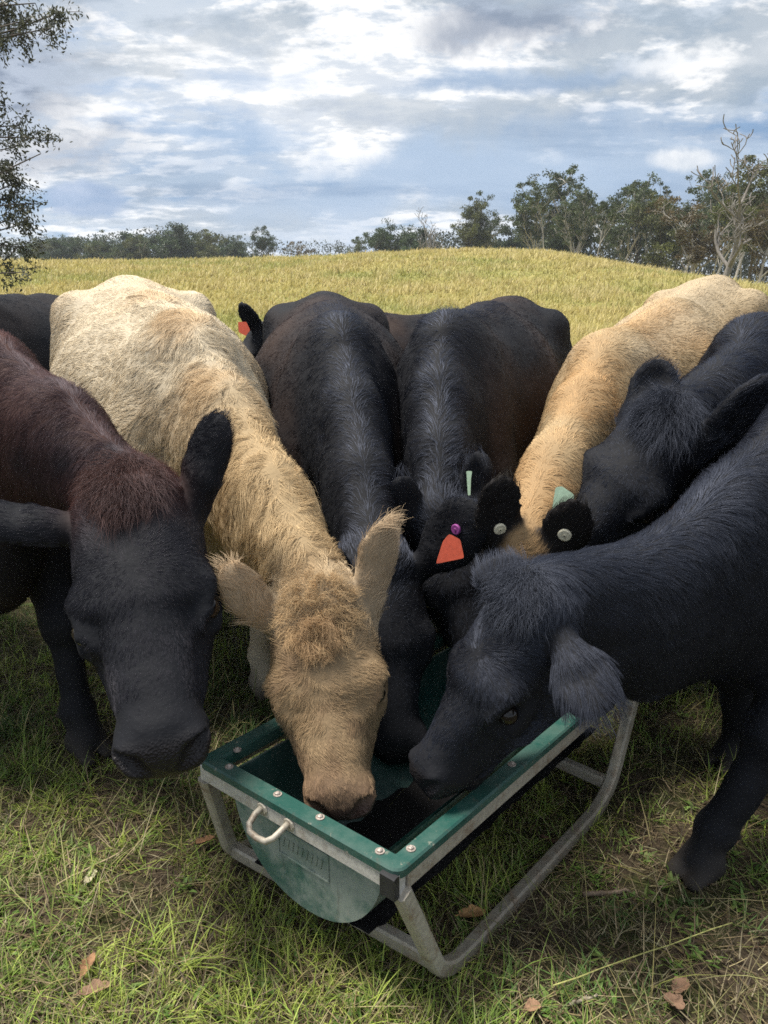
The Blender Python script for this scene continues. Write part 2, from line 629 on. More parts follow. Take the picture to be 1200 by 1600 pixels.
def skin_material(name, spec=0.22):
    m, nt, out = new_mat(name)
    at = node(nt, 'ShaderNodeAttribute', attribute_name='tint')
    wet = node(nt, 'ShaderNodeAttribute', attribute_name='wet')
    geo = node(nt, 'ShaderNodeTexCoord')
    vo = node(nt, 'ShaderNodeTexVoronoi', {'Vector': geo.outputs['Object'], 'Scale': 190.0})
    nz = node(nt, 'ShaderNodeTexNoise', {'Vector': geo.outputs['Object'], 'Scale': 90.0, 'Detail': 4})
    h = math_n(nt, 'ADD', math_n(nt, 'MULTIPLY', vo.outputs[0], wet.outputs['Fac']), math_n(nt, 'MULTIPLY', nz.outputs[0], 0.7))
    b = node(nt, 'ShaderNodeBump', {'Height': h, 'Strength': 0.55, 'Distance': 0.004})
    r = math_n(nt, 'SUBTRACT', 0.75, math_n(nt, 'MULTIPLY', wet.outputs['Fac'], 0.40))
    pbr(nt, out, Base_Color=at.outputs['Color'], Roughness=r, Normal=b.outputs[0], Specular_IOR_Level=spec)
    return m


MATS = {}
MATS['skin'] = skin_material('cow skin')
MATS['black'] = coat_material('black cow coat', (0.092, 0.102, 0.134), 0.22, 0.5)
MATS['brown'] = coat_material('reddish black cow coat', (0.090, 0.086, 0.098), 0.22, 0.5)
MATS['blond'] = coat_material('cream cow coat', (0.06, 0.055, 0.045), 0.35, 0.45)


def simple_mat(name, c, rough=0.5, spec=0.5, noise=0.0, bump=0.0, scale=30.0, metal=0.0, trans=0.0):
    m, nt, out = new_mat(name)
    tc = node(nt, 'ShaderNodeTexCoord')
    n = node(nt, 'ShaderNodeTexNoise', {'Vector': tc.outputs['Object'], 'Scale': scale, 'Detail': 5, 'Roughness': 0.65})
    a = tuple(x * (1 - noise) for x in c)
    b = tuple(min(1, x * (1 + noise)) for x in c)
    cc = mixc(nt, smooth_n(nt, n.outputs[0], 0.3, 0.7), a, b)
    ins = dict(Base_Color=cc, Roughness=rough, Specular_IOR_Level=spec, Metallic=metal)
    if bump:
        bp = node(nt, 'ShaderNodeBump', {'Height': n.outputs[0], 'Strength': bump, 'Distance': 0.01})
        ins['Normal'] = bp.outputs[0]
    pbr(nt, out, **ins)
    return m


MATS['eye'] = simple_mat('dark wet eye', (0.010, 0.007, 0.006), 0.12, 0.4)
MATS['tag_orange'] = simple_mat('orange tag plastic', (0.55, 0.095, 0.05), 0.5, 0.3, 0.12, 0.0, 120)
MATS['tag_green'] = simple_mat('pale green tag plastic', (0.38, 0.52, 0.38), 0.5, 0.3, 0.1, 0.0, 120)
MATS['tag_purple'] = simple_mat('purple tag plastic', (0.24, 0.055, 0.22), 0.5, 0.3, 0.2, 0.1, 150)
MATS['tag_white'] = simple_mat('weathered white tag plastic', (0.80, 0.74, 0.56), 0.55, 0.3, 0.25, 0.15, 160)
MATS['tag_hole'] = simple_mat('tag rivet hole', (0.05, 0.035, 0.025), 0.7, 0.2)

# ------------------------------------------------------------------ cow builder
CAMP = V(0, 0, CAM_H)
cp_, sp_ = math.cos(R(PITCH)), math.sin(R(PITCH))
cF, cU = V(0, cp_, -sp_), V(0, sp_, cp_)


def at(px, py, d):
    """Point seen at that spot of the 1200x1600 photograph, d metres deep."""
    return CAMP + d * (cF + V(1, 0, 0) * (px - 600) / 1200 + cU * (800 - py) / 1200)


def bez(a, b, c, d, t):
    t = np.asarray(t)[:, None]
    return a * (1 - t) ** 3 + 3 * b * t * (1 - t) ** 2 + 3 * c * t * t * (1 - t) + d * t ** 3


REG = ['body', 'crest', 'neck', 'head', 'poll', 'muzzle', 'ear', 'leg', 'hoof']


def build_cow(sp):
    t0 = time.time()
    W, Q, P, M = (np.asarray(sp[k], float) for k in ('W', 'Q', 'P', 'M'))
    gz = float(ground_z(W[0], W[1]))
    k = (W[2] - gz) / 1.30
    wd = sp.get('wd', 1.0)
    Z = V(0, 0, 1)
    fw = unit(W - Q)
    side = unit(np.cross(Z, fw))
    up = np.cross(fw, side)
    blen = np.linalg.norm(W - Q)

    def pt(x, y, z):
        return W + fw * x * k + side * y * k * wd + up * z * k
    S = Shape()
    carve = []
    xb = blen / k          # spine distance withers to hips
    a = S.add
    # trunk
    a('body', pt(0.0, 0, -0.42), pt(-0.45 * xb, 0, -0.46), side, (0.22 * k * wd, 0.335 * k * wd), (0.37 * k, 0.43 * k))
    a('body', pt(-0.45 * xb, 0, -0.46), pt(-xb, 0, -0.38), side, (0.335 * k * wd, 0.27 * k * wd), (0.43 * k, 0.345 * k))
    a('body', pt(-0.9 * xb, 0, -0.24), pt(-xb - 0.2, 0, -0.30), side, (0.24 * k * wd, 0.17 * k * wd), (0.21 * k, 0.2 * k))
    a('crest', pt(0.06, 0, -0.075), pt(-0.5 * xb, 0, -0.085), side, (0.055 * k, 0.07 * k), (0.055 * k, 0.06 * k))
    a('body', pt(-0.5 * xb, 0, -0.085), pt(-xb - 0.1, 0, -0.08), side, (0.07 * k, 0.08 * k), 0.06 * k)
    for s in (1, -1):
        a('body', pt(-0.03, s * 0.07, -0.12), pt(0.12, s * 0.185, -0.55), side, (0.075 * k, 0.10 * k), (0.13 * k, 0.15 * k))
        S.ell('body', pt(-xb + 0.06, s * 0.2, -0.15), fw, side, 0.12 * k, 0.08 * k, 0.09 * k)
        # front leg
        e = pt(0.03, s * 0.185, -0.62)
        fx = sp.get('front', {}).get(s)
        ff = V(*fx) if fx is not None else (pt(0.06, s * 0.16, 0) * V(1, 1, 0))
        ff[2] = float(ground_z(ff[0], ff[1]))
        hxy = unit(fw * V(1, 1, 0))
        kn = e * 0.48 + ff * 0.52 + hxy * 0.03 * k
        kn[2] = gz + 0.40 * k
        ft = ff + Z * 0.13 * k - hxy * 0.045 * k
        lw = sp.get('legw', 1.0) * k
        a('leg', e, kn, side, (0.085 * lw, 0.058 * lw), (0.125 * lw, 0.064 * lw))
        a('leg', kn, ft, side, (0.047 * lw, 0.036 * lw), (0.052 * lw, 0.039 * lw), grp='head')
        a('leg', ft, ff + Z * 0.05 * k, side, (0.040 * k, 0.044 * k), (0.042 * k, 0.050 * k), grp='head')
        S.ell('leg', kn + hxy * 0.012 * k, Z, side, 0.07 * lw, 0.054 * lw, 0.058 * lw, grp='head')
        S.ell('leg', ft, Z, side, 0.045 * k, 0.046 * k, 0.048 * k, grp='head')
        for c in (-1, 1):
            a('hoof', ft - hxy * 0.045 * k + side * c * 0.022 * k, ft - hxy * 0.058 * k + side * c * 0.026 * k - Z * 0.03 * k, side, 0.014 * k, 0.012 * k, grp='ear')
        for c in (-1, 1):
            a('hoof', ff + Z * 0.045 * k + side * c * 0.029 * k - hxy * 0.02 * k, ff + Z * 0.016 * k + side * c * 0.030 * k + hxy * 0.065 * k, side, (0.030 * k, 0.024 * k), (0.045 * k, 0.016 * k), grp='ear')
        # hind leg
        st = pt(-xb + 0.02, s * 0.2, -0.55)
        hf = pt(-xb - 0.18, s * 0.17, 0) * V(1, 1, 0)
        hf[2] = float(ground_z(hf[0], hf[1]))
        hk = hf + Z * 0.5 * k - hxy * 0.06 * k
        a('leg', pt(-xb + 0.0, s * 0.15, -0.3), st, side, (0.14 * k, 0.12 * k), (0.24 * k, 0.17 * k))
        a('leg', st, hk, side, (0.10 * k, 0.05 * k), (0.15 * k, 0.06 * k))
        a('leg', hk, hf + Z * 0.1 * k, side, (0.045 * k, 0.042 * k), (0.055 * k, 0.045 * k))
        for c in (-1, 1):
            a('hoof', hf + Z * 0.06 * k + side * c * 0.026 * k, hf + Z * 0.018 * k + side * c * 0.03 * k + hxy * 0.07 * k, side, (0.036 * k, 0.026 * k), (0.045 * k, 0.02 * k), grp='head')
    S.ell('body', pt(0.2, 0, -0.62), up, side, 0.2 * k, 0.13 * k * wd, 0.15 * k)
    S.ell('crest', pt(0.0, 0, -0.06), fw, side, 0.17 * k, 0.07 * k, 0.055 * k)
    # tail
    t1, t2, t3 = pt(-xb - 0.3, 0, -0.13), pt(-xb - 0.40, 0, -0.42), pt(-xb - 0.40, 0.02, -0.85)
    a('leg', t1, t2, side, (0.035 * k, 0.028 * k), 0.03 * k)
    a('leg', t2, t3, side, (0.028 * k, 0.045 * k), 0.03 * k)
    # head frame
    F = unit(M - P)
    N = np.asarray(sp['N'], float)
    N = unit(N - F * (N @ F))
    L = np.cross(N, F)
    s = np.linalg.norm(M - P) / 0.5
    hw = s * sp.get('hw', 1.0)

    jd = sp.get('jd', 1.0)

    def hp(f, y, n):
        return P + F * f * s + L * y * hw + N * (n if n > -0.06 else -0.06 + (n + 0.06) * jd) * s

    def H(reg, f0, y0, n0, f1, y1, n1, rw, rh, ra=None):
        rw = np.array(rw, float) * np.ones(2) * hw
        rh = np.array(rh, float) * np.ones(2) * s
        S.add(reg, hp(f0, y0, n0), hp(f1, y1, n1), L, tuple(rw), tuple(rh), ra, 'head')
    mz = sp.get('mz', 1.0)
    H('head', 0.05, 0, -0.105, 0.18, 0, -0.10, (0.088, 0.092), (0.088, 0.088))
    H('poll', -0.005, 0, -0.07, 0.02, 0, -0.05, (0.070, 0.070), (0.05, 0.045))
    H('head', 0.03, 0, -0.055, 0.21, 0, -0.052, (0.078, 0.086), (0.05, 0.044))
    H('head', 0.22, 0, -0.065, 0.43, 0, -0.072, (0.070, 0.046 * mz), (0.052, 0.046))
    H('head', 0.20, 0, -0.125, 0.42, 0, -0.110, (0.080, 0.052 * mz), (0.085, 0.060))
    H('head', 0.08, 0, -0.21, 0.39, 0, -0.15, (0.072, 0.038 * mz), (0.06, 0.034))
    H('muzzle', 0.425, 0, -0.088, 0.452, 0, -0.090, (0.062 * mz, 0.055 * mz), (0.062, 0.050), 0.042 * s)
    H('muzzle', 0.40, 0, -0.152, 0.438, 0, -0.150, (0.040 * mz, 0.038 * mz), (0.028, 0.024))
    for y in (1, -1):
        H('head', 0.05, y * 0.058, -0.095, 0.20, y * 0.066, -0.085, (0.038, 0.036), (0.05, 0.045))
        H('head', 0.185, y * 0.076, -0.064, 0.245, y * 0.072, -0.076, (0.030, 0.026), (0.028, 0.026))
        H('head', 0.12, y * 0.050, -0.17, 0.27, y * 0.040, -0.15, (0.050, 0.040), (0.09, 0.062))
        H('head', 0.23, y * 0.062, -0.115, 0.36, y * 0.034, -0.115, (0.036, 0.026), (0.045, 0.035))
        H('muzzle', 0.450, y * 0.041 * mz, -0.058, 0.468, y * 0.036 * mz, -0.070, (0.023, 0.020), (0.022, 0.020))
        # eyelids over and under the eye
        H('head', 0.200, y * 0.094, -0.052, 0.268, y * 0.086, -0.064, 0.014, 0.011)
        H('head', 0.27, y * 0.060, -0.135, 0.35, y * 0.047, -0.125, (0.022, 0.016), (0.022, 0.016))
        H('head', 0.208, y * 0.102, -0.102, 0.262, y * 0.095, -0.102, 0.011, 0.010)
        c = Shape()
        c.add('n', hp(0.490, y * 0.024 * mz, -0.058), hp(0.476, y * 0.040 * mz, -0.042), L, (0.010 * hw, 0.016 * hw), (0.012 * s, 0.018 * s), grp='head')
        c.add('n', hp(0.476, y * 0.040 * mz, -0.042), hp(0.448, y * 0.060 * mz, -0.052), L, (0.016 * hw, 0.008 * hw), (0.018 * s, 0.007 * s), grp='head')
        c.add('n', hp(0.275, y * 0.098, -0.070), hp(0.37, y * 0.078, -0.062), L, (0.022, 0.016), (0.03, 0.022), grp='head')
        c.add('n', hp(0.234, y * 0.113, -0.073), hp(0.235, y * 0.106, -0.075), F, 0.030 * s, 0.019 * s, grp='head')
        carve += c.p
    c = Shape()
    c.add('n', hp(0.500, 0, -0.045), hp(0.496, 0, -0.10), L, 0.004 * hw, 0.006 * s, grp='head')
    c.add('n', hp(0.485, 0, -0.125), hp(0.39, 0, -0.132), L, (0.05 * hw, 0.075 * hw), (0.005, 0.004), grp='head')
    carve += c.p
    # neck
    Nb = pt(0.06, 0, -0.33)
    E = hp(0.035, 0, -0.125)
    mid = (Nb + E) / 2 + np.asarray(sp.get('nmid', (0, 0, 0)), float)
    tt = np.array([0, 0.33, 0.67, 1.0])
    nd = (1 - tt)[:, None] ** 2 * Nb + 2 * ((1 - tt) * tt)[:, None] * mid + (tt ** 2)[:, None] * E
    nw = np.array([0.17, 0.128, 0.105, 0.088]) * k * sp.get('nw', 1.0)
    nh = np.array(sp.get('nhs', [0.29, 0.225, 0.175, 0.135])) * k * sp.get('nh', 1.0)
    us = [unit(side * (1 - t) + L * t) for t in tt]
    tops = [pt(0.05, 0, -0.06)]
    for i in range(3):
        S.add('neck', nd[i], nd[i + 1], (us[i] + us[i + 1]) / 2, (nw[i], nw[i + 1]), (nh[i], nh[i + 1]))
    for i in (1, 2):
        ax = unit(nd[i + 1] - nd[i - 1])
        vv = np.cross(ax, us[i])
        if i == 1:
            v1 = vv
        tops.append(nd[i] + vv * (nh[i] - 0.03 * k))
    tops.append(hp(-0.01, 0, -0.06))
    for i in range(3):
        S.add('crest', tops[i], tops[i + 1], us[i], 0.045 * k, 0.05 * k)
    # ears
    ears = []
    for y, (tip, od) in zip((1, -1), sp['ears']):
        eb = hp(0.04, y * 0.092, -0.085)
        if tip is None:
            tip, od = eb + L * y * 0.19 * s - F * 0.02 + N * 0.02, F * 0.5 - N * 0.2 - Z * 0.6
        tip = np.asarray(tip, float)
        e = unit(tip - eb)
        le = np.linalg.norm(tip - eb)
        o = np.asarray(od, float)
        o = unit(o - e * (o @ e))
        w = np.cross(e, o)
        S.add('ear', eb - e * 0.02, eb + e * 0.35 * le, w, (0.028 * s, 0.042 * s), (0.028 * s, 0.026 * s), grp='ear')
        S.ell('ear', eb + e * 0.58 * le, e, w, 0.43 * le, 0.060 * s * sp.get('earw', 1.0), 0.021 * s, grp='ear')
        c = Shape()
        c.ell('ear', eb + e * 0.60 * le + o * 0.0235 * s, e, w, 0.34 * le, 0.045 * s * sp.get('earw', 1.0), 0.0175 * s, grp='ear')
        carve += c.p
        ears.append((eb, e, le, o, w))
    # mesh
    fx = unit(fw * V(1, 1, 0))
    frame = np.stack([fx, np.cross(Z, fx), Z])
    v, q = polygonize(S, carve, frame, sp.get('vox', 0.012))
    nrm = vert_normals(v, q)
    # region weights
    D = np.full((len(v), len(REG)), 9.0, np.float32)
    vf = v.astype(np.float32)
    for p in S.p:
        j = REG.index(p['reg'])
        m = np.linalg.norm(vf - p['c'], axis=1) < p['br'] + 0.2
        if m.any():
            D[m, j] = np.minimum(D[m, j], prim_d(vf[m], p))
    D[:, REG.index('hoof')] += 0.004
    wgt = np.exp(-np.clip((D - D.min(1, keepdims=True)) / 0.016, 0, 40))
    wgt /= wgt.sum(1, keepdims=True)
    rw = {r: wgt[:, i] for i, r in enumerate(REG)}
    hl = np.stack([(v - P) @ F / s, (v - P) @ L / hw, (v - P) @ N / s], 1)
    bl = np.stack([(v - W) @ fw / k, (v - W) @ side / k, (v - W) @ up / k], 1)
    nk = np.clip(((v - Nb) @ unit(E - Nb)) / np.linalg.norm(E - Nb), 0, 1)
    info = dict(v=v, n=nrm, rw=rw, hl=hl, bl=bl, nk=nk, ears=ears, hp=hp, F=F, N=N, L=L, s=s, k=k, fw=fw)
    tint = sp['tint'](info)
    nose = sstep(hl[:, 0] - 0.25 * (hl[:, 2] + 0.06), sp.get('nose0', 0.428), sp.get('nose0', 0.428) + 0.034) * (rw['muzzle'] + rw['head'])
    nose = np.clip(nose, 0, 1)
    nc = np.array(sp.get('nose', (0.013, 0.012, 0.014)))
    skin = tint * sp.get('under', 1.0) * (1 - nose[:, None]) + nc * nose[:, None]  # under: skin colour dimmed to match the self-shadow of the hair
    hoof = rw['hoof'][:, None]
    skin = skin * (1 - hoof) + V(0.040, 0.034, 0.030) * hoof
    # flow of the hair
    nkdir = unit(Nb - E)
    flow = rw['body'][:, None] * (-fw * 1.0 - Z * 0.75)
    flow = flow + rw['neck'][:, None] * (nkdir * sp.get('nflow', 0.5) - Z * 0.8)
    cl = unit(np.where((bl[:, :1] < 0.0), -fw[None], nkdir[None]))
    flow = flow + rw['crest'][:, None] * (cl * sp.get('cflow', 0.7) - Z * 0.6)
    wh = hp(sp.get('whorl', 0.16), 0, -0.01)
    rad = unit(v - wh)
    pollf = sstep(hl[:, 0], 0.09, 0.0)[:, None]
    hf = rad * (1 - pollf * sp.get('pollfwd', 0.0)) + F * pollf * sp.get('pollfwd', 0.0) * 1.2
    hf = np.where((hl[:, 0:1] > 0.30), rad * 0.4 + F * 0.3, hf)
    # cheeks run back and down
    ch = sstep(-hl[:, 2], 0.09, 0.16)[:, None]
    hf = hf * (1 - ch) + ch * (-F * 0.6 - N * 0.6 - Z * 0.3)
    flow = flow + (rw['head'] + rw['poll'] + rw['muzzle'])[:, None] * hf
    for eb, e, le, o, w in ears:
        m = np.exp(-np.linalg.norm(v - (eb + e * le * 0.5), axis=1) / 0.1)[:, None]
        flow = flow + rw['ear'][:, None] * m * 3 * (e + V(*sp.get('eardroop', (0, 0, 0))))
    flow = flow + (rw['leg'] + rw['hoof'])[:, None] * -Z
    # hair length
    hl_ = sp['hair']
    ln = sum(rw[r] * hl_.get(r, 0.02) for r in REG)
    tipm = np.zeros(len(v))
    for eb, e, le, o, w in ears:
        x = ((v - eb) @ e) / le
        edge = np.abs((v - eb) @ w) / (0.06 * s)
        tipm = np.maximum(tipm, rw['ear'] * np.clip(sstep(x, 0.5, 0.95) + 0.6 * sstep(edge, 0.6, 1.0), 0, 1) * (np.linalg.norm(v - eb, axis=1) < le * 1.25))
    ln = ln * (1 - tipm) + hl_.get('eartip', 0.04) * tipm
    ln = ln * (1 - 0.97 * sstep(nose, 0.15, 0.6))
    ln = ln * (1 - hl_.get('nosefade', 0.6) * sstep(hl[:, 0], 0.26, 0.44) * (rw['head'] + rw['muzzle']))
    for y in (1, -1):
        ln = ln * (0.04 + 0.96 * sstep(np.linalg.norm(v - hp(0.470, y * 0.045 * mz, -0.048), axis=1) / s, 0.018, 0.04))
    eyed = np.minimum(np.linalg.norm(v - hp(0.234, 0.108, -0.076), axis=1), np.linalg.norm(v - hp(0.234, -0.108, -0.076), axis=1)) / s
    ln = ln * (0.08 + 0.92 * sstep(eyed, 0.029, 0.058))
    org = V(W[0], W[1], gz)
    me = mesh_np('cow', v - org, q, MATS['skin'], True, dict(tint=skin, wet=nose))
    cow = link('cow', me, None, label=sp['label'], category='cow', group='cattle crowding round the feed trough')
    cow.location = org
    # eyes
    for y in (1, -1):
        c = hp(0.236, y * 0.0885, -0.080) - org
        link('eye', ball_mesh(c, 0.0235 * s), cow)
    nv = len(v)
    t1 = time.time()
    if sp.get('n', 0):
        grow_coat(sp, cow, org, v, nrm, q, flow, ln, tint, rw)
    for tf in sp.get('tufts', ()):
        grow_tuft(sp, cow, org, hp, F, L, N, s, v, nrm, tf)
    for tg in sp.get('tags', ()):
        if 'ear' in tg:
            eb, e, le, o, w = ears[tg['ear']]
            tg['n'] = -o
            tg['pos'] = eb + e * le * tg['t'] + w * tg.get('w', 0) - o * (0.0225 * s * (1 - 0.35 * abs(tg['t'] - 0.58)) + tg.get('out', 0.002))
            q_ = tg['pos'] - CAMP
            print('TAG', tg['label'], 'at', np.round(600 + 1200 * q_[0] / (q_ @ cF)), np.round(800 - 1200 * (q_ @ cU) / (q_ @ cF)))
        ear_tag(cow, org, tg)
    print('COW', sp['label'][:40], 'verts', nv, 'mesh %.1fs coat %.1fs' % (t1 - t0, time.time() - t1))
    return cow


def ball_mesh(c, r):
    a = np.linspace(0, np.pi, 9)
    b = np.arange(14) / 14 * 2 * np.pi
    v = [c + r * V(math.sin(x) * math.cos(y), math.sin(x) * math.sin(y), math.cos(x)) for x in a for y in b]
    f = [(i * 14 + j, (i + 1) * 14 + j, (i + 1) * 14 + (j + 1) % 14, i * 14 + (j + 1) % 14) for i in range(8) for j in range(14)]
    return mesh_np('eye', v, np.array(f), MATS['eye'], True)


def grow_coat(sp, cow, org, v, nrm, q, flow, ln, tint, rw):
    g = np.random.default_rng(sp.get('seed', 1))
    tri = np.concatenate([q[:, [0, 1, 2]], q[:, [0, 2, 3]]])
    A, B, C = v[tri[:, 0]], v[tri[:, 1]], v[tri[:, 2]]
    area = np.linalg.norm(np.cross(B - A, C - A), axis=1) / 2
    ctr = (A + B + C) / 3
    d = ctr - CAMP
    dep = d @ cF
    ux, uy = d[:, 0] / np.maximum(dep, .1), (d @ cU) / np.maximum(dep, .1)
    infr = (np.abs(ux) < 0.56) & (np.abs(uy) < 0.73) & (dep > 0.2)
    fn = nrm[tri[:, 0]]
    facing = (fn * -unit(d)).sum(1)
    wt = area * np.where(infr, 1.0, 0.10) * np.where(facing > -0.25, 1.0, 0.25) / np.maximum(dep, 0.8) ** sp.get('fall', 1.1)
    lnt = ln[tri[:, 0]]
    wt = wt * np.clip(0.012 / np.maximum(lnt, 0.004), 0.45, 2.2) ** 0.35
    wt = wt * (lnt > 0.0016) * (1 + 1.2 * (rw['head'] + rw['muzzle'] + rw['poll'])[tri[:, 0]])
    n = sp['n']
    ti = g.choice(len(tri), n, p=wt / wt.sum())
    r1, r2 = np.sqrt(g.random(n)), g.random(n)
    bc = np.stack([1 - r1, r1 * (1 - r2), r1 * r2], 1)
    T = tri[ti]

    def ip(a):
        return (a[T] * (bc[:, :, None] if a.ndim == 2 else bc)).sum(1)
    p0, nn, fl, L, col_ = ip(v), unit(ip(nrm)), ip(flow), ip(ln), ip(tint)
    crest = ip(rw['crest'] + rw['poll'])
    h = sp['hair']
    nz = vnoise(p0, h.get('swirl_wl', 0.06), 3.0)
    nz2 = vnoise(p0, h.get('swirl_wl', 0.06) * 3.1, 8.0)
    fl = unit(fl - nn * (fl * nn).sum(1, keepdims=True))
    swl = (h.get('swirl', 0.4) * (1 - 0.6 * ip(rw['body'])))[:, None]
    fl = fl + swl * nz + 0.5 * swl * nz2 + g.normal(0, h.get('stray', 0.12), (n, 3))
    fl = unit(fl - nn * (fl * nn).sum(1, keepdims=True))
    bi = np.cross(nn, fl)
    L = L * np.exp(g.normal(0, 0.22, n)) * (0.85 + 0.3 * vnoise(p0, 0.09, 5.0)[:, 0])
    K = sp.get('K', 6)
    ph = vnoise(p0, h.get('wave_wl', 0.035), 1.0)[:, 0] * 5.0
    wa = h.get('wave', 0.2) * np.clip(L / 0.03, 0.2, 1.6) * (1 - 0.8 * ip(rw['ear'])) * (1 - 0.45 * ip(rw['body']))
    lift = h.get('lift', 0.35) * (1 + 0.25 * g.normal(0, 1, n)) + h.get('crest_lift', 0.15) * crest
    pts = np.empty((n, K, 3))
    p = p0 - nn * 0.001
    pts[:, 0] = p
    for j in range(1, K):
        sgm = (j - 0.5) / (K - 1)
        dr = fl + nn * (lift * (1 - 0.75 * sgm))[:, None] + bi * (wa * np.sin(ph + sgm * h.get('freq', 5.0)))[:, None]
        dr = dr + nn * (wa * 0.45 * np.cos(ph * 1.3 + sgm * h.get('freq', 5.0)))[:, None]
        dr[:, 2] -= h.get('grav', 0.15) * sgm * np.clip(L / 0.04, 0, 1.5)
        p = p + unit(dr) * (L / (K - 1))[:, None]
        pts[:, j] = p
    # clumping: hairs lean to the nearest lock
    ng = max(20, int(n / h.get('lock', 14)))
    gi = g.choice(n, ng, replace=False)
    kd = kdtree.KDTree(ng)
    for i_, j_ in enumerate(gi):
        kd.insert(p0[j_], i_)
    kd.balance()
    near = np.array([kd.find(x)[1] for x in p0])
    gg = gi[near]
    cl = h.get('clump', 0.6) * np.exp(-np.linalg.norm(p0 - p0[gg], axis=1) / h.get('clump_r', 0.02))
    tt = (np.arange(K) / (K - 1))[None, :, None] ** 1.2
    tgt = pts[gg] + (p0 - p0[gg])[:, None] * (1 - 0.8 * tt)
    pts = pts + (tgt - pts) * (cl[:, None, None] * tt)
    col_ = col_ * np.exp(g.normal(0, h.get('cvar', 0.10), (n, 1))) * np.exp(0.5 * h.get('cvar', 0.1) * g.normal(0, 1, (ng, 1))[near])
    dd = np.maximum((p0 - CAMP) @ cF, 0.8)
    rad0 = h.get('rad', 0.00042) * np.clip(dd / 1.5, 0.8, 3)
    cd = bpy.data.hair_curves.new('coat')
    cd.add_curves([K] * n)
    cd.position_data.foreach_set('vector', (pts - org).astype(np.float32).ravel())
    rr = rad0[:, None] * np.linspace(1.0, 0.25, K)[None] ** 0.8
    ra = cd.attributes.get('radius') or cd.attributes.new('radius', 'FLOAT', 'POINT')
    ra.data.foreach_set('value', rr.astype(np.float32).ravel())
    ca = cd.attributes.new('tint', 'FLOAT_COLOR', 'CURVE')
    ca.data.foreach_set('color', np.concatenate([np.clip(col_, 0, 0.9), np.ones((n, 1))], 1).astype(np.float32).ravel())
    na = cd.attributes.new('skin_normal', 'FLOAT_VECTOR', 'CURVE')
    na.data.foreach_set('vector', nn.astype(np.float32).ravel())
    ga = cd.attributes.new('gloss', 'FLOAT', 'CURVE')
    ga.data.foreach_set('value', np.clip(L / 0.014, 0.6, 1.0) * np.clip(0.55 + 0.45 * crest, 0, 1).astype(np.float32))
    cd.materials.append(MATS[sp['mat']])
    link('coat', cd, cow)


def grow_tuft(sp, cow, org, hp, F, L, N, s, v, nrm, tf):
    """A forelock: long locks rooted round one spot of the head, falling in a given direction."""
    g = np.random.default_rng(sp.get('seed', 1) + 100)
    f0, y0, rad, n, ln = tf['f'], tf['y'], tf['r'], tf['n'], tf['len']
    c = hp(f0, y0, 0.0)
    dist = np.linalg.norm((v - c) - ((v - c) @ N)[:, None] * N * 0.7, axis=1)
    cand = np.flatnonzero((dist < rad) & ((nrm @ N) > -0.2))
    if len(cand) == 0:
        return
    nl = tf.get('locks', 40)
    li = cand[g.integers(0, len(cand), nl)]
    lk = g.integers(0, nl, n)
    K = 9
    p0l, nnl = v[li], nrm[li]
    dl = unit(F * tf['dir'][0] + L * tf['dir'][1] + N * tf['dir'][2] + 0.9 * tf.get('fan', 0.6) * unit(p0l - c) + g.normal(0, tf.get('mess', 0.25), (nl, 3)))
    dl = unit(dl - nnl * np.minimum((dl * nnl).sum(1, keepdims=True), 0))
    Ll = ln * np.exp(g.normal(0, 0.3, nl))
    phl, cul = g.uniform(0, 6.28, nl), tf.get('curl', 0.5) * np.exp(g.normal(0, 0.4, nl))
    p = p0l[lk] + g.normal(0, tf.get('lw', 0.009), (n, 3))
    root = p.copy()
    d0, nn = dl[lk], nnl[lk]
    bi = unit(np.cross(nn, d0))
    Lh = Ll[lk] * g.uniform(0.45, 1.1, n)
    d0 = unit(d0 + g.normal(0, 0.16, (n, 3)))
    pts = np.empty((n, K, 3))
    pts[:, 0] = p
    for j in range(1, K):
        sg = (j - 0.5) / (K - 1)
        dr = d0 + nn * (0.75 * (1 - sg) - 0.35 * sg)[..., None] if np.ndim(sg) else d0 + nn * (0.75 * (1 - sg) - 0.3 * sg)
        w = phl[lk] + sg * 7.0
        dr = dr + bi * (cul[lk] * np.sin(w))[:, None] + nn * (cul[lk] * 0.6 * np.cos(w))[:, None]
        dr[:, 2] -= 0.35 * sg
        p = p + unit(dr) * (Lh / (K - 1))[:, None]
        off = (root - p0l[lk]) * (1 - 0.6 * sg)
        pts[:, j] = p
    cn = (p0l[lk] - root)
    tt = (np.arange(K) / (K - 1))[None, :, None]
    pts = pts + cn[:, None] * tt * 0.25
    col_ = np.array(tf['c']) * np.exp(g.normal(0, 0.15, (n, 1)) + g.normal(0, 0.15, (nl, 1))[lk])
    cd = bpy.data.hair_curves.new('forelock')
    cd.add_curves([K] * n)
    cd.position_data.foreach_set('vector', (pts - org).astype(np.float32).ravel())
    rr = np.tile(0.00036 * np.linspace(1, 0.25, K), (n, 1))
    ra = cd.attributes.get('radius') or cd.attributes.new('radius', 'FLOAT', 'POINT')
    ra.data.foreach_set('value', rr.astype(np.float32).ravel())
    ca = cd.attributes.new('tint', 'FLOAT_COLOR', 'CURVE')
    ca.data.foreach_set('color', np.concatenate([np.clip(col_, 0, 0.9), np.ones((n, 1))], 1).astype(np.float32).ravel())
    na = cd.attributes.new('skin_normal', 'FLOAT_VECTOR', 'CURVE')
    na.data.foreach_set('vector', nn.astype(np.float32).ravel())
    ga = cd.attributes.new('gloss', 'FLOAT', 'CURVE')
    ga.data.foreach_set('value', np.full(n, 0.6, np.float32))
    cd.materials.append(MATS[sp['mat']])
    link('forelock', cd, cow)


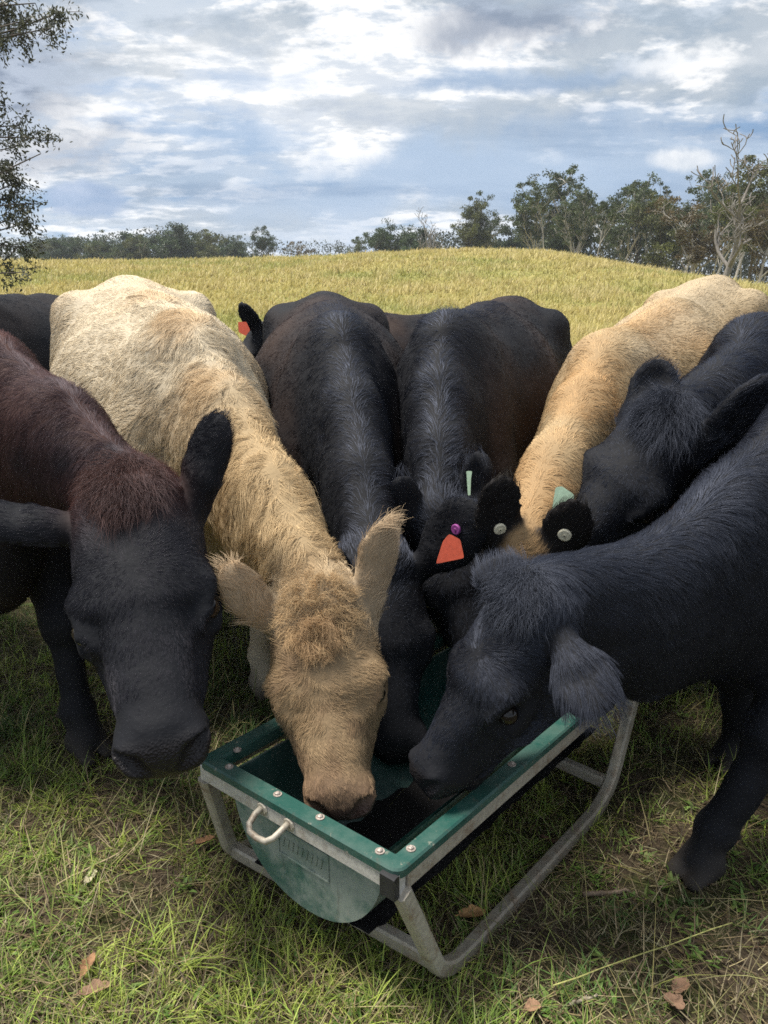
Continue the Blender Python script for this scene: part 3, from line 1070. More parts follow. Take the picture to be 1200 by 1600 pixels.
def disc(mb, c, n, r, th, seg=18):
    n = unit(n)
    mb.tube([c, c + n * th], r, seg, up=(0.2, 0.1, 0.97))


def ear_tag(cow, org, tg):
    n = unit(np.asarray(tg['n'], float))
    c = np.asarray(tg.get('pos', (0, 0, 0)), float) - org
    if tg['type'] == 'button':
        mb = MB()
        mb.tube([c - n * 0.004, c, c + n * 0.0015, c + n * 0.0028], [tg['r'], tg['r'], tg['r'] * 0.96, tg['r'] * 0.86], 22, up=(0.2, 0.1, 0.97))
        o = mb.build('ear_tag', MATS[tg['mat']], cow, label=tg['label'])
        mb = MB()
        mb.tube([c + n * 0.002, c + n * 0.0042], [tg['r'] * 0.30, tg['r'] * 0.26], 12, up=(0.2, 0.1, 0.97))
        mb.build('tag_stud', MATS[tg['mat']], o)
        mb = MB()
        mb.tube([c + n * 0.003, c + n * 0.0046], tg['r'] * 0.11, 8, up=(0.2, 0.1, 0.97))
        mb.build('stud_hole', MATS['tag_hole'], o)
    else:
        pts = [np.asarray(x, float) - org for x in tg['poly']]
        m = len(pts)
        # softened corners
        out = []
        for i in range(m):
            a, b, c_ = pts[i - 1], pts[i], pts[(i + 1) % m]
            e_ = min(0.006, 0.3 * np.linalg.norm(a - b), 0.3 * np.linalg.norm(c_ - b))
            out += [b + unit(a - b) * e_, b + (unit(a - b) + unit(c_ - b)) * e_ * 0.2, b + unit(c_ - b) * e_]
        m = len(out)
        vs = out + [x + n * 0.0022 for x in out]
        f3 = [(0, i + 1, i) for i in range(1, m - 1)] + [(m, m + i, m + i + 1) for i in range(1, m - 1)]
        f4 = [(i, (i + 1) % m, m + (i + 1) % m, m + i) for i in range(m)]
        link('ear_tag', mesh_np('ear_tag', vs, [np.array(f3), np.array(f4)], MATS[tg['mat']]), cow, label=tg['label'])


# ------------------------------------------------------------------ coat colours


def c_mix(a, b, t):
    return a * (1 - t[:, None]) + b * t[:, None]


def tint_black(warm=0.0, red=0.0):
    def f(i):
        n = fbm(i['v'], 0.25)[:, 0]
        base = np.tile(V(0.0075, 0.0082, 0.0115), (len(n), 1))
        base = c_mix(base, V(0.030, 0.019, 0.016), np.clip(warm * (0.5 + n), 0, 1) * i['rw']['body'])
        if red:
            topn = np.clip(i['rw']['neck'] + i['rw']['crest'], 0, 1) * sstep(n, -0.25, 0.35)
            base = c_mix(base, V(0.055, 0.025, 0.021), topn * red * 0.75)
            base = c_mix(base, V(0.13, 0.048, 0.030), i['rw']['poll'] * red * sstep(n, -0.5, 0.1))
            base = c_mix(base, V(0.16, 0.055, 0.028), i['rw']['crest'] * red * sstep(i['bl'][:, 0], 0.45, 0.2) * sstep(n, -0.3, 0.3))
        return base
    return f


def tint_blond(i):
    n = fbm(i['v'], 0.22)[:, 0]
    m = fbm(i['v'], 0.06, 2, 4.0)[:, 0]
    N = len(n)
    body = c_mix(np.tile(V(0.66, 0.565, 0.42), (N, 1)), V(0.61, 0.50, 0.355), sstep(n, 0.0, 0.6) * 0.8)
    neck = c_mix(np.tile(V(0.52, 0.38, 0.215), (N, 1)), V(0.43, 0.305, 0.17), sstep(n, -0.2, 0.5))
    head = c_mix(np.tile(V(0.37, 0.26, 0.15), (N, 1)), V(0.27, 0.18, 0.105), sstep(m, -0.1, 0.5))
    w = i['rw']
    t = sstep(i['nk'], 0.0, 0.55) * np.clip(w['neck'] + w['crest'] + w['body'] * 0.8, 0, 1)
    c = c_mix(body, neck, np.clip(t, 0, 1))
    c = c_mix(c, V(0.60, 0.36, 0.15), np.clip(w['crest'], 0, 1) * sstep(n, 0.2, 0.6) * 0.4)
    hw_ = np.clip(w['head'] + w['poll'] + w['muzzle'], 0, 1)
    c = c_mix(c, head, hw_)
    c = c_mix(c, V(0.17, 0.105, 0.07), np.maximum(w['muzzle'] * 0.7, sstep(i['hl'][:, 0], 0.36, 0.45) * hw_ * 0.8))
    c = c_mix(c, V(0.50, 0.37, 0.24), w['ear'])
    return c


def tint_tan(i):
    n = fbm(i['v'], 0.30)[:, 0]
    N = len(n)
    w = i['rw']
    c = c_mix(np.tile(V(0.50, 0.37, 0.215), (N, 1)), V(0.50, 0.325, 0.165), sstep(n, -0.05, 0.5))
    c = c_mix(c, V(0.54, 0.445, 0.31), sstep(i['bl'][:, 2], -0.16, -0.02) * w['body'] * 0.8)
    d = np.clip(w['head'] + w['poll'] + w['muzzle'] + w['ear'], 0, 1)
    d = np.maximum(d, sstep(i['nk'], 0.93, 1.0) * w['neck'] * 0.8)
    return c_mix(c, V(0.016, 0.014, 0.015), sstep(d, 0.3, 0.7))


BLACK_HAIR = dict(body=0.020, neck=0.026, crest=0.045, head=0.017, nosefade=0.45, poll=0.055, ear=0.022, eartip=0.040, leg=0.010, muzzle=0.006, hoof=0.0,
                  swirl=0.45, stray=0.10, lift=0.20, wave=0.12, clump=0.65, lock=14, clump_r=0.018, cvar=0.12, rad=0.00030)
BLOND_HAIR = dict(body=0.032, neck=0.050, crest=0.072, head=0.026, poll=0.036, ear=0.022, eartip=0.056, leg=0.015, muzzle=0.013, hoof=0.0,
                  swirl=0.7, swirl_wl=0.055, stray=0.12, lift=0.22, wave=0.36, freq=6.0, clump=0.55, lock=24, clump_r=0.028, cvar=0.09, grav=0.3, nosefade=0.25, rad=0.00036)

COWS = []


def cowspec(**k):
    COWS.append(k)


Q_ = 1.0
# big reddish black cow, left foreground
cowspec(label='big reddish black cow in the left foreground with its bare nose left of the trough',
        W=(-1.28, 2.22, 1.37), Q=(-2.08, 2.98, 1.37), P=at(190, 745, 1.66), M=at(250, 1208, 1.41), N=(0.10, -0.75, 0.65), hw=1.12,
        ears=[(at(345, 648, 1.70), (0.55, 0.8, -0.2)), (at(-75, 805, 1.60), (-0.1, 0.5, -0.85))], mz=1.03, earw=0.76, nmid=(0.0, 0.0, 0.12),
        front={1: (-0.93, 2.12, 0)}, vox=0.008, tint=tint_black(0.8, 1.0), mat='brown', nose=(0.015, 0.013, 0.014),
        hair=dict(BLACK_HAIR, neck=0.03, poll=0.06, body=0.026), n=120000, seed=3, pollfwd=0.5,
        tufts=[dict(f=0.015, y=0.0, r=0.08, n=4200, len=0.040, locks=420, dir=(0.7, -0.35, -0.05), fan=0.6, c=(0.060, 0.027, 0.019), curl=0.25)])
# blond cow
cowspec(label='shaggy cream and blond cow eating at the near end of the trough',
        W=at(287, 500, 2.42), Q=at(205, 432, 3.25), P=at(492, 925, 1.74), M=at(530, 1288, 1.58), N=(-0.03, -0.78, 0.62), hw=1.22, wd=1.20,
        ears=[(at(602, 812, 1.76), (-0.55, 0.82, 0.1)), (at(348, 890, 1.68), (-0.7, 0.65, -0.3))], earw=0.92, nmid=(0.02, 0.03, 0.06), nw=1.0,
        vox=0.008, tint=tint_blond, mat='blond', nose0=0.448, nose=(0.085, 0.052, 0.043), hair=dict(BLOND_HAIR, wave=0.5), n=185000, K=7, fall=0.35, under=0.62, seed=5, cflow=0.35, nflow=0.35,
        tufts=[dict(f=0.105, y=-0.005, r=0.040, n=2600, len=0.050, locks=150, dir=(0.55, 0.0, 0.6), fan=0.5, c=(0.37, 0.24, 0.13), curl=1.0, mess=0.35, lw=0.005),
               dict(f=0.05, y=0.0, r=0.085, n=3000, len=0.042, locks=300, dir=(0.3, 0.0, 0.15), fan=1.0, c=(0.48, 0.33, 0.18), curl=0.9, mess=0.4, lw=0.006)])
# black cow, centre left
cowspec(label='black middle cow beside the blond one, orange tag and purple button in its ear',
        wd=1.08, W=at(528, 497, 2.75), Q=at(508, 455, 3.75), P=at(592, 868, 2.08), M=at(630, 1205, 1.98), N=(0.15, -0.8, 0.6), hw=1.15, mz=1.15,
        earw=1.3, ears=[(at(752, 793, 1.97), (0.1, 0.85, -0.5)), (at(480, 850, 2.05), (-0.2, -0.6, -0.4))], nmid=(0, 0, 0.05),
        vox=0.011, tint=tint_black(0.9), mat='black', hair=BLACK_HAIR, n=55000, seed=7,
        tags=[dict(type='button', ear=0, t=0.72, w=0.0, r=0.0145, mat='tag_purple', label='round purple ear tag button'),
              dict(type='flag', poly=[at(681, 881, 1.86), at(725, 872, 1.86), at(719, 843, 1.86), at(702, 834, 1.86), at(692, 846, 1.86)],
                   n=(0.1, -0.9, 0.3), mat='tag_orange', label='orange ear tag')])
# black cow, centre right
cowspec(label='black cow right of the middle with a ridge of rough hair on its shoulders',
        W=at(705, 492, 2.80), Q=at(800, 462, 3.7), P=at(692, 795, 2.28), M=at(770, 1070, 2.20), N=(0.05, -0.8, 0.6),
        ears=[(at(752, 705, 2.28), (-0.6, -0.7, 0.1)), (at(626, 742, 2.24), (-0.3, 0.9, 0.1))], nmid=(0, 0, 0.05),
        vox=0.011, tint=tint_black(0.8), mat='black', hair=dict(BLACK_HAIR, crest=0.06), n=48000, seed=9, earw=0.85,
        tags=[dict(type='flag', poly=[at(731, 774, 2.17), at(735, 774, 2.17), at(736, 746, 2.17), at(738, 736, 2.17), at(728, 736, 2.17), at(730, 746, 2.17)],
                   n=(-0.1, -0.9, 0.3), mat='tag_green', label='narrow pale tag pin')])
# tan cow
cowspec(label='tan and ginger cow with dark ears bearing two round white tags',
        W=at(955, 525, 2.62), Q=at(1110, 432, 3.5), P=at(815, 860, 1.98), M=at(798, 1105, 1.92), N=(-0.2, -0.7, 0.7),
        ears=[(at(905, 780, 1.88), (0.1, 0.8, -0.4)), (at(784, 742, 1.90), (-0.1, 0.85, -0.45))], nmid=(0.0, 0, 0.07),
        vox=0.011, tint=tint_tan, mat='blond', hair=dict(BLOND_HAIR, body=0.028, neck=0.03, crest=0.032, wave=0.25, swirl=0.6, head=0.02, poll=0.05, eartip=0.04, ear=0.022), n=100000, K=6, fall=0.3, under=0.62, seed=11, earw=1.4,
        tags=[dict(type='button', ear=1, t=0.45, r=0.0165, mat='tag_white', label='round white ear tag'),
              dict(type='button', ear=0, t=0.55, r=0.0175, mat='tag_white', label='round white ear tag'),
              dict(type='flag', poly=[at(862, 800, 1.95), at(896, 800, 1.95), at(897, 773, 1.95), at(878, 760, 1.95), at(868, 762, 1.95)],
                   n=(-0.2, -0.8, 0.5), mat='tag_green', label='pale green ear tag')])
# black cow behind on the right
cowspec(label='black cow on the right whose face shows between the tan cow and front black cow',
        W=at(1195, 500, 2.45), Q=at(1420, 470, 3.3), P=at(1052, 632, 2.06), M=at(842, 890, 2.02), N=(-0.30, -0.72, 0.62),
        ears=[(at(1215, 585, 1.95), (-0.2, -0.4, -0.8)), (at(1046, 566, 2.12), (-0.5, -0.7, 0.3))], nmid=(0.05, 0, 0.0),
        vox=0.010, tint=tint_black(0.6), mat='black', hair=dict(BLACK_HAIR, poll=0.075), n=65000, seed=13, pollfwd=1.0,
        tufts=[dict(f=0.03, y=0.0, r=0.07, n=3800, len=0.065, locks=300, dir=(0.9, 0.1, 0.05), fan=0.7, c=(0.010, 0.011, 0.014), curl=0.35)])
# black cow, right foreground
cowspec(label='black cow in the right foreground, side-on, head over the trough, hairy ear hanging',
        W=(1.12, 1.86, 1.19), Q=(2.05, 2.35, 1.21), P=at(803, 918, 1.52), M=at(616, 1226, 1.55), N=(-0.75, -0.45, 0.55), jd=1.42, nhs=[0.33, 0.265, 0.185, 0.14], nmid=(0.0, -0.03, -0.235),
        earw=1.12, ears=[(at(945, 1118, 1.40), (0.15, 0.75, -0.6)), (at(778, 868, 1.66), (-0.2, 0.9, -0.3))],
        legw=1.25, front={1: (0.79, 1.60, 0), -1: (1.05, 2.05, 0)}, vox=0.008, tint=tint_black(0.15), mat='black', hair=dict(BLACK_HAIR, eartip=0.050, ear=0.036, crest=0.055, poll=0.05), n=120000, seed=15, tufts=[dict(f=0.01, y=0.01, r=0.06, n=3000, len=0.040, locks=300, dir=(0.8, 0.1, 0.12), fan=0.5, c=(0.011, 0.012, 0.015), curl=0.35)],
        pollfwd=0.8, eardroop=(0, 0, -0.4))
# behind
cowspec(label='dark brown cow standing behind the middle cows, an orange tag in its raised ear',
        W=at(505, 492, 4.4), Q=at(690, 490, 4.6), P=at(402, 517, 4.12), M=at(330, 590, 4.0), N=(-0.5, -0.5, 0.7),
        ears=[(at(376, 474, 4.0), (-0.3, -0.9, 0.1)), (at(450, 500, 4.3), (0.2, -0.6, 0.2))],
        earw=1.15, vox=0.013, tint=tint_black(1.0), mat='black', hair=BLACK_HAIR, n=6000, K=4, seed=17,
        tags=[dict(type='flag', poly=[at(372, 503, 3.93), at(385, 503, 3.93), at(391, 516, 3.93), at(384, 525, 3.93), at(373, 519, 3.93)], n=(0, -1, 0.2), mat='tag_orange', label='orange ear tag')])
cowspec(label='black cow at the left edge, only its back showing behind the cream cow',
        W=at(-40, 462, 3.9), Q=at(72, 458, 4.6), P=at(-160, 640, 3.4), M=at(-190, 800, 3.3), N=(-0.3, -0.7, 0.6),
        ears=[(None, None), (None, None)], vox=0.02, tint=tint_black(0.3), mat='black', hair=BLACK_HAIR, n=7000, K=4, seed=19)

for sp in COWS:
    build_cow(sp)

# ------------------------------------------------------------------ feed trough
TA = V(0.026, 1.163, 0.0)
TL, TW = V(0.655, 0.756, 0), V(-0.7816, 0.6238, 0)
T_LEN, T_WID, T_Z = 1.08, 0.570, 0.385


def tp(l, w, z):
    return TA + TL * l + TW * w + V(0, 0, z)


def plastic_mat(name, c, dust, wear):
    m, nt, out = new_mat(name)
    tc = node(nt, 'ShaderNodeTexCoord').outputs['Object']
    n1 = node(nt, 'ShaderNodeTexNoise', {'Vector': tc, 'Scale': 9.0, 'Detail': 8, 'Roughness': 0.72}).outputs[0]
    n2 = node(nt, 'ShaderNodeTexNoise', {'Vector': tc, 'Scale': 45.0, 'Detail': 6, 'Roughness': 0.7}).outputs[0]
    mp = node(nt, 'ShaderNodeMapping', {'Vector': tc, 'Scale': (1, 1, 0.22)}).outputs[0]
    n3 = node(nt, 'ShaderNodeTexNoise', {'Vector': mp, 'Scale': 34.0, 'Detail': 6, 'Roughness': 0.7}).outputs[0]
    d = math_n(nt, 'MULTIPLY', smooth_n(nt, n1, 0.36, 0.62), dust)
    cc = mixc(nt, d, c, (0.27, 0.30, 0.26))
    cc = mixc(nt, math_n(nt, 'MULTIPLY', smooth_n(nt, n2, 0.60, 0.72), wear), cc, (0.34, 0.30, 0.24))
    cc = mixc(nt, math_n(nt, 'MULTIPLY', smooth_n(nt, n3, 0.58, 0.70), wear * 0.6), cc, (0.07, 0.065, 0.05))
    r = math_n(nt, 'ADD', 0.46, math_n(nt, 'MULTIPLY', d, 0.5))
    b = node(nt, 'ShaderNodeBump', {'Height': n2, 'Strength': 0.15, 'Distance': 0.004})
    pbr(nt, out, Base_Color=cc, Roughness=r, Normal=b.outputs[0], Specular_IOR_Level=0.45)
    return m


def steel_mat(name, base, rust):
    m, nt, out = new_mat(name)
    tc = node(nt, 'ShaderNodeTexCoord').outputs['Object']
    n1 = node(nt, 'ShaderNodeTexNoise', {'Vector': tc, 'Scale': 16.0, 'Detail': 8, 'Roughness': 0.75}).outputs[0]
    n2 = node(nt, 'ShaderNodeTexNoise', {'Vector': tc, 'Scale': 80.0, 'Detail': 5, 'Roughness': 0.7}).outputs[0]
    sep = node(nt, 'ShaderNodeSeparateXYZ', {0: tc})
    low = smooth_n(nt, math_n(nt, 'ADD', sep.outputs[2], math_n(nt, 'MULTIPLY', n1, 0.12)), 0.16, 0.05)
    c = mixc(nt, smooth_n(nt, n2, 0.3, 0.7), base, tuple(x * 0.72 for x in base))
    c = mixc(nt, math_n(nt, 'MULTIPLY', smooth_n(nt, n1, 0.48, 0.66), rust), c, (0.17, 0.10, 0.055))
    c = mixc(nt, math_n(nt, 'MULTIPLY', low, 0.75), c, (0.13, 0.105, 0.08))
    b = node(nt, 'ShaderNodeBump', {'Height': n2, 'Strength': 0.3, 'Distance': 0.003})
    pbr(nt, out, Base_Color=c, Roughness=0.55, Metallic=0.25, Normal=b.outputs[0], Specular_IOR_Level=0.4)
    return m


def build_trough():
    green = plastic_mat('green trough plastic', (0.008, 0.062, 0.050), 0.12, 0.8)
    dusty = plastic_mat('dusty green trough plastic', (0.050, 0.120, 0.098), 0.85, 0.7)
    steel = steel_mat('weathered galvanised steel', (0.46, 0.42, 0.35), 0.65)
    bright = steel_mat('pale steel', (0.60, 0.58, 0.54), 0.40)  # paler steel with less rust, for the near rail
    bolt_m = simple_mat('zinc bolt', (0.42, 0.36, 0.32), 0.45, 0.5, 0.3, 0.2, 90, 0.5)
    cap_m = simple_mat('black plastic cap', (0.02, 0.02, 0.022), 0.5, 0.4, 0.2)
    root = bpy.data.objects.new('feed_trough', None)
    col.objects.link(root)
    root.empty_display_size = 0.1
    root['label'] = 'green plastic feed trough in a rusty steel skid frame with a handle'
    root['category'] = 'trough'
    # tub: shell with D-shaped ends
    c0, half, dep = T_WID / 2 - 0.012, 0.218, 0.248
    K = 30

    def prof(half, dep, z0):
        a = np.linspace(0, np.pi, K)
        ca, sa = np.cos(a), np.sin(a)
        return np.stack([c0 + half * np.sign(ca) * np.abs(ca) ** 0.95, z0 - dep * np.abs(sa) ** 0.9], 1)
    v, f = [], []

    def shell(half, dep, l0, l1, flip):
        pr = prof(half, dep, T_Z - 0.012)
        base = len(v)
        ls = np.linspace(l0, l1, 9)
        for l in ls:
            for w, z in pr:
                v.append(tp(l, w, z))
        n = len(ls)
        for i in range(n - 1):
            for j in range(K - 1):
                q = (base + i * K + j, base + i * K + j + 1, base + (i + 1) * K + j + 1, base + (i + 1) * K + j)
                f.append(q[::-1] if flip else q)
        # ends as fans of quads across the D
        for i in (0, n - 1):
            for j in range(K // 2 - 1):
                q = (base + i * K + j, base + i * K + K - 1 - j, base + i * K + K - 2 - j, base + i * K + j + 1)
                f.append(q if (i == 0) == flip else q[::-1])
    shell(half, dep, 0.026, T_LEN - 0.026, False)
    n_out = len(f)
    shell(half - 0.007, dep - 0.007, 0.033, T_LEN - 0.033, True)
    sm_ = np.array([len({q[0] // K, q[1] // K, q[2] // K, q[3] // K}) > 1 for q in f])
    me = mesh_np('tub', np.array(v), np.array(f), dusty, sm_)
    me.materials.append(plastic_mat('tub green darkened for inner shade', (0.004, 0.036, 0.032), 0.10, 0.4))  # inner faces get a darker green that carries the tub's shade
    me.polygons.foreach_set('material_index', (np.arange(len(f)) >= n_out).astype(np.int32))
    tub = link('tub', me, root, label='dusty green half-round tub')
    # raised maker's panel and a few worn strokes
    mb = MB()
    l_ = 0.0245

    def bar(w0, z0, w1, z1, t=0.004, d=0.004):
        mb.tube([tp(l_, w0, z0), tp(l_, w1, z1)], 1, sq=(t, d))
    w0, w1, z0, z1 = 0.20, 0.345, T_Z - 0.085, T_Z - 0.150
    for q in ((w0, z0, w1, z0), (w1, z0, w1, z1), (w1, z1, w0, z1), (w0, z1, w0, z0)):
        bar(*q)
    for i_ in range(9):
        wa = w0 + 0.016 + i_ * 0.0138
        bar(wa, z0 - 0.02, wa + 0.006, z0 - 0.045, 0.003, 0.003)
    mb.build('raised_panel', dusty, tub)
    # rim lip: rounded flat ring
    lw = 0.037
    ring = []
    prof_r = [(-0.003, -0.020), (-0.003, -0.004), (0.001, 0.0), (lw - 0.004, 0.0), (lw, -0.005), (lw + 0.002, -0.03), (lw - 0.006, -0.03), (lw - 0.008, -0.02)]
    M_ = len(prof_r)
    corners = []
    rad = 0.02
    for (cl, cw, a0) in ((0, 0, 180), (T_LEN, 0, 270), (T_LEN, T_WID, 0), (0, T_WID, 90)):
        for t in np.linspace(0, 90, 5):
            corners.append((cl, cw, R(a0 + t)))
    vs, fs = [], []
    for cl, cw, a in corners:
        sx, sy = (1 if cl == 0 else -1), (1 if cw == 0 else -1)
        for o, z in prof_r:
            r_ = max(rad - o, 0.003)
            ex = max(o - rad + 0.003, 0)
            ccl, ccw = cl + sx * (rad + ex), cw + sy * (rad + ex)
            vs.append(tp(ccl + r_ * math.cos(a), ccw + r_ * math.sin(a), T_Z + z))
    n = len(corners)
    for i_ in range(n):
        for j_ in range(M_):
            a, b = i_, (i_ + 1) % n
            j2 = (j_ + 1) % M_
            fs.append((a * M_ + j_, b * M_ + j_, b * M_ + j2, a * M_ + j2))
    rim = link('rim', mesh_np('rim', np.array(vs), np.array(fs), green, False), root)
    # bolts
    for l, w in ((0.020, 0.060), (0.062, 0.020), (0.020, 0.490), (0.075, 0.528), (0.019, 0.335), (0.021, 0.215), (0.42, 0.020), (0.78, 0.020), (1.08, 0.020), (0.45, 0.53), (0.8, 0.53), (1.13, 0.3)):
        mb = MB()
        c = tp(l, w, T_Z)
        mb.tube([c, c + V(0, 0, 0.0022)], 0.0095, 12, up=(1, 0, 0))
        mb.tube([c + V(0, 0, 0.002), c + V(0, 0, 0.0055), c + V(0, 0, 0.0075)], [0.0062, 0.0058, 0.003], 6, up=(1, 0, 0))
        mb.build('bolt', bolt_m, root)
    # rails under the lip
    zr = T_Z - 0.0235
    h = 0.030
    for a, b, m in (((0.012, 0.002), (0.012, T_WID - 0.002), bright), ((0.027, 0.010), (T_LEN - 0.027, 0.010), steel),
                    ((0.027, T_WID - 0.010), (T_LEN - 0.027, T_WID - 0.010), steel), ((T_LEN - 0.012, 0.002), (T_LEN - 0.012, T_WID - 0.002), steel)):
        mb = MB()
        mb.tube([tp(*a, zr - 0.012), tp(*b, zr - 0.012)], 1, sq=(0.024, h + 0.014))
        mb.build('rail', m, root)
    mb = MB()
    mb.tube([tp(-0.004, 0.0, zr - 0.012), tp(-0.004, 0.034, zr - 0.012)], 1, sq=(0.016, 0.05))
    mb.build('corner_cap', cap_m, root)
    # skids: bent square tube, one each side
    for w, bl_ in ((0.004, 0.150), (T_WID - 0.004, 0.112)):
        def path():
            zt = T_Z - 0.055
            p = []
            rb = 0.07

            def q(a, b, c, m_):
                for t in np.linspace(0, 1, m_):
                    p.append((1 - t) ** 2 * a + 2 * t * (1 - t) * b + t * t * c)
            b1, b2 = V(bl_, 0.018), V(T_LEN - bl_, 0.018)
            a1, a2 = V(0.014, zt), V(T_LEN - 0.014, zt)
            d1, d2 = unit(a1 - b1), unit(a2 - b2)
            p.append(a1)
            p.append(b1 + d1 * 0.16)
            q(b1 + d1 * rb, b1, b1 + V(rb * 1.3, 0), 8)
            for t in np.linspace(0.25, 0.75, 5):
                p.append(b1 * (1 - t) + b2 * t)
            q(b2 - V(rb * 1.6, 0), b2, b2 + d2 * rb * 1.4, 8)
            p.append(b2 + d2 * 0.18)
            p.append(a2)
            return p
        pp = path()
        pts = [tp(l, w + (0.050 * (1 - z / (T_Z - 0.055)) if w > 0.3 else 0), z) for l, z in pp]
        mb = MB()
        mb.tube(pts, 1, up=TW, sq=(0.034, 0.031))
        mb.build('skid', steel, root)
    for l, l2 in ((0.140, 0.102), (T_LEN - 0.140, T_LEN - 0.102)):
        mb = MB()
        mb.tube([tp(l, 0.020, 0.062), tp(l2, T_WID + 0.022, 0.062)], 1, sq=(0.030, 0.034))
        mb.build('crossbar', steel, root)
    # handles
    for end, s in ((0.0, -1), (T_LEN, 1)):
        mb = MB()
        c = 0.322
        hw_, out_ = 0.040, 0.050
        pth = [(0.004, -hw_, 0), (s * -0 + 0.02, -hw_, -0.004), (0.040, -hw_ + 0.004, -0.014), (out_, -hw_ + 0.016, -0.022), (out_ + 0.002, 0, -0.024),
               (out_, hw_ - 0.016, -0.022), (0.040, hw_ - 0.004, -0.014), (0.02, hw_, -0.004), (0.004, hw_, 0)]
        mb.tube([tp(end + s * a, c + b, zr - 0.010 + z) for a, b, z in pth], 0.0068, 10)
        hd = mb.build('handle', steel, root, True)
        for sg in (-1, 1):
            mb = MB()
            mb.tube([tp(end + s * 0.0005, c + sg * hw_, zr - 0.012), tp(end + s * 0.004, c + sg * hw_, zr - 0.012)], [0.0165, 0.013], 10)
            mb.build('handle_weld', steel, hd)
    # a thin bed of dark feed in the tub
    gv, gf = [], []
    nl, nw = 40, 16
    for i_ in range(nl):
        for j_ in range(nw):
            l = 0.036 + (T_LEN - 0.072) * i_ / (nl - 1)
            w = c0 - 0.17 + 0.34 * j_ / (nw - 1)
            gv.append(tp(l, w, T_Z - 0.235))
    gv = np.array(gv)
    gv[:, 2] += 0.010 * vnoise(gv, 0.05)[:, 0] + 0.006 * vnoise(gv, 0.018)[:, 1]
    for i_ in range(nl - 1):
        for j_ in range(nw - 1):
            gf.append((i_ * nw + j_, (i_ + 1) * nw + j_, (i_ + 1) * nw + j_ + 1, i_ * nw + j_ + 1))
    fm = simple_mat('dark feed', (0.010, 0.009, 0.010), 0.8, 0.2, 0.5, 1.0, 160)  # near-black colour stands in for the shade deep in the tub
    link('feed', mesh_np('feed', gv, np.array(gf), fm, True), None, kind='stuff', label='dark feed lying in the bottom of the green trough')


build_trough()

# ------------------------------------------------------------------ grass


def leaf_material(name, transl=0.35, rough=0.55, spec=0.3):
    m, nt, out = new_mat(name)
    a = node(nt, 'ShaderNodeAttribute', attribute_name='tint')
    p = node(nt, 'ShaderNodeBsdfPrincipled', {'Base Color': a.outputs['Color'], 'Roughness': rough, 'Specular IOR Level': spec})
    t = node(nt, 'ShaderNodeBsdfTranslucent', {'Color': a.outputs['Color']})
    mx = node(nt, 'ShaderNodeMixShader', {0: transl, 1: p.outputs[0], 2: t.outputs[0]})
    nt.links.new(mx.outputs[0], out.inputs[0])
    return m


GRASS_M = leaf_material('grass blades')


def blades(root, h, wdt, az, lean, bend, tint, segs=3, name='grass'):
    """Tapered bent strips. lean: start angle from vertical, bend: extra angle to the tip."""
    n = len(root)
    hd = np.stack([np.cos(az), np.sin(az), np.zeros(n)], 1)
    sdv = np.stack([-np.sin(az), np.cos(az), np.zeros(n)], 1)
    p = root.copy()
    rows = []
    for k in range(segs + 1):
        s = k / segs
        wk = wdt * (1 - s ** 1.6)
        if k < segs:
            rows.append(p - sdv * wk[:, None] / 2)
            rows.append(p + sdv * wk[:, None] / 2)
        else:
            rows.append(p)
        th = lean + bend * (s + 0.5 / segs)
        p = p + (hd * np.sin(th)[:, None] + V(0, 0, 1) * np.cos(th)[:, None]) * (h / segs)[:, None]
    nv = 2 * segs + 1
    vv = np.stack(rows, 1)
    gzv = ground_z(vv[:, :, 0].ravel(), vv[:, :, 1].ravel()).reshape(n, nv)
    vv[:, 1:, 2] = np.maximum(vv[:, 1:, 2], gzv[:, 1:] + 0.003)
    base = (np.arange(n) * nv)[:, None]
    q = np.concatenate([base + np.array([2 * k, 2 * k + 1, 2 * k + 3, 2 * k + 2]) for k in range(segs - 1)])
    t = base + np.array([2 * segs - 2, 2 * segs - 1, 2 * segs])
    tt = np.repeat(tint[:, None], nv, 1)
    return vv.reshape(-1, 3), [q, t], tt.reshape(-1, 3)


def wedge(n, y0, y1, power, g, edge=0.62, mar=0.3):
    """Ground points inside the camera's wedge, denser nearby."""
    u = g.random(n)
    e = 2 - power
    y = (y0 ** e + u * (y1 ** e - y0 ** e)) ** (1 / e)
    x = (g.random(n) * 2 - 1) * (y * edge + mar)
    return x, y


def pal(g, n, cols, wts, var=0.18):
    c = np.array(cols)[g.choice(len(cols), n, p=np.array(wts) / sum(wts))]
    return c * np.exp(g.normal(0, var, (n, 1))) * np.exp(g.normal(0, 0.05, (n, 3)))


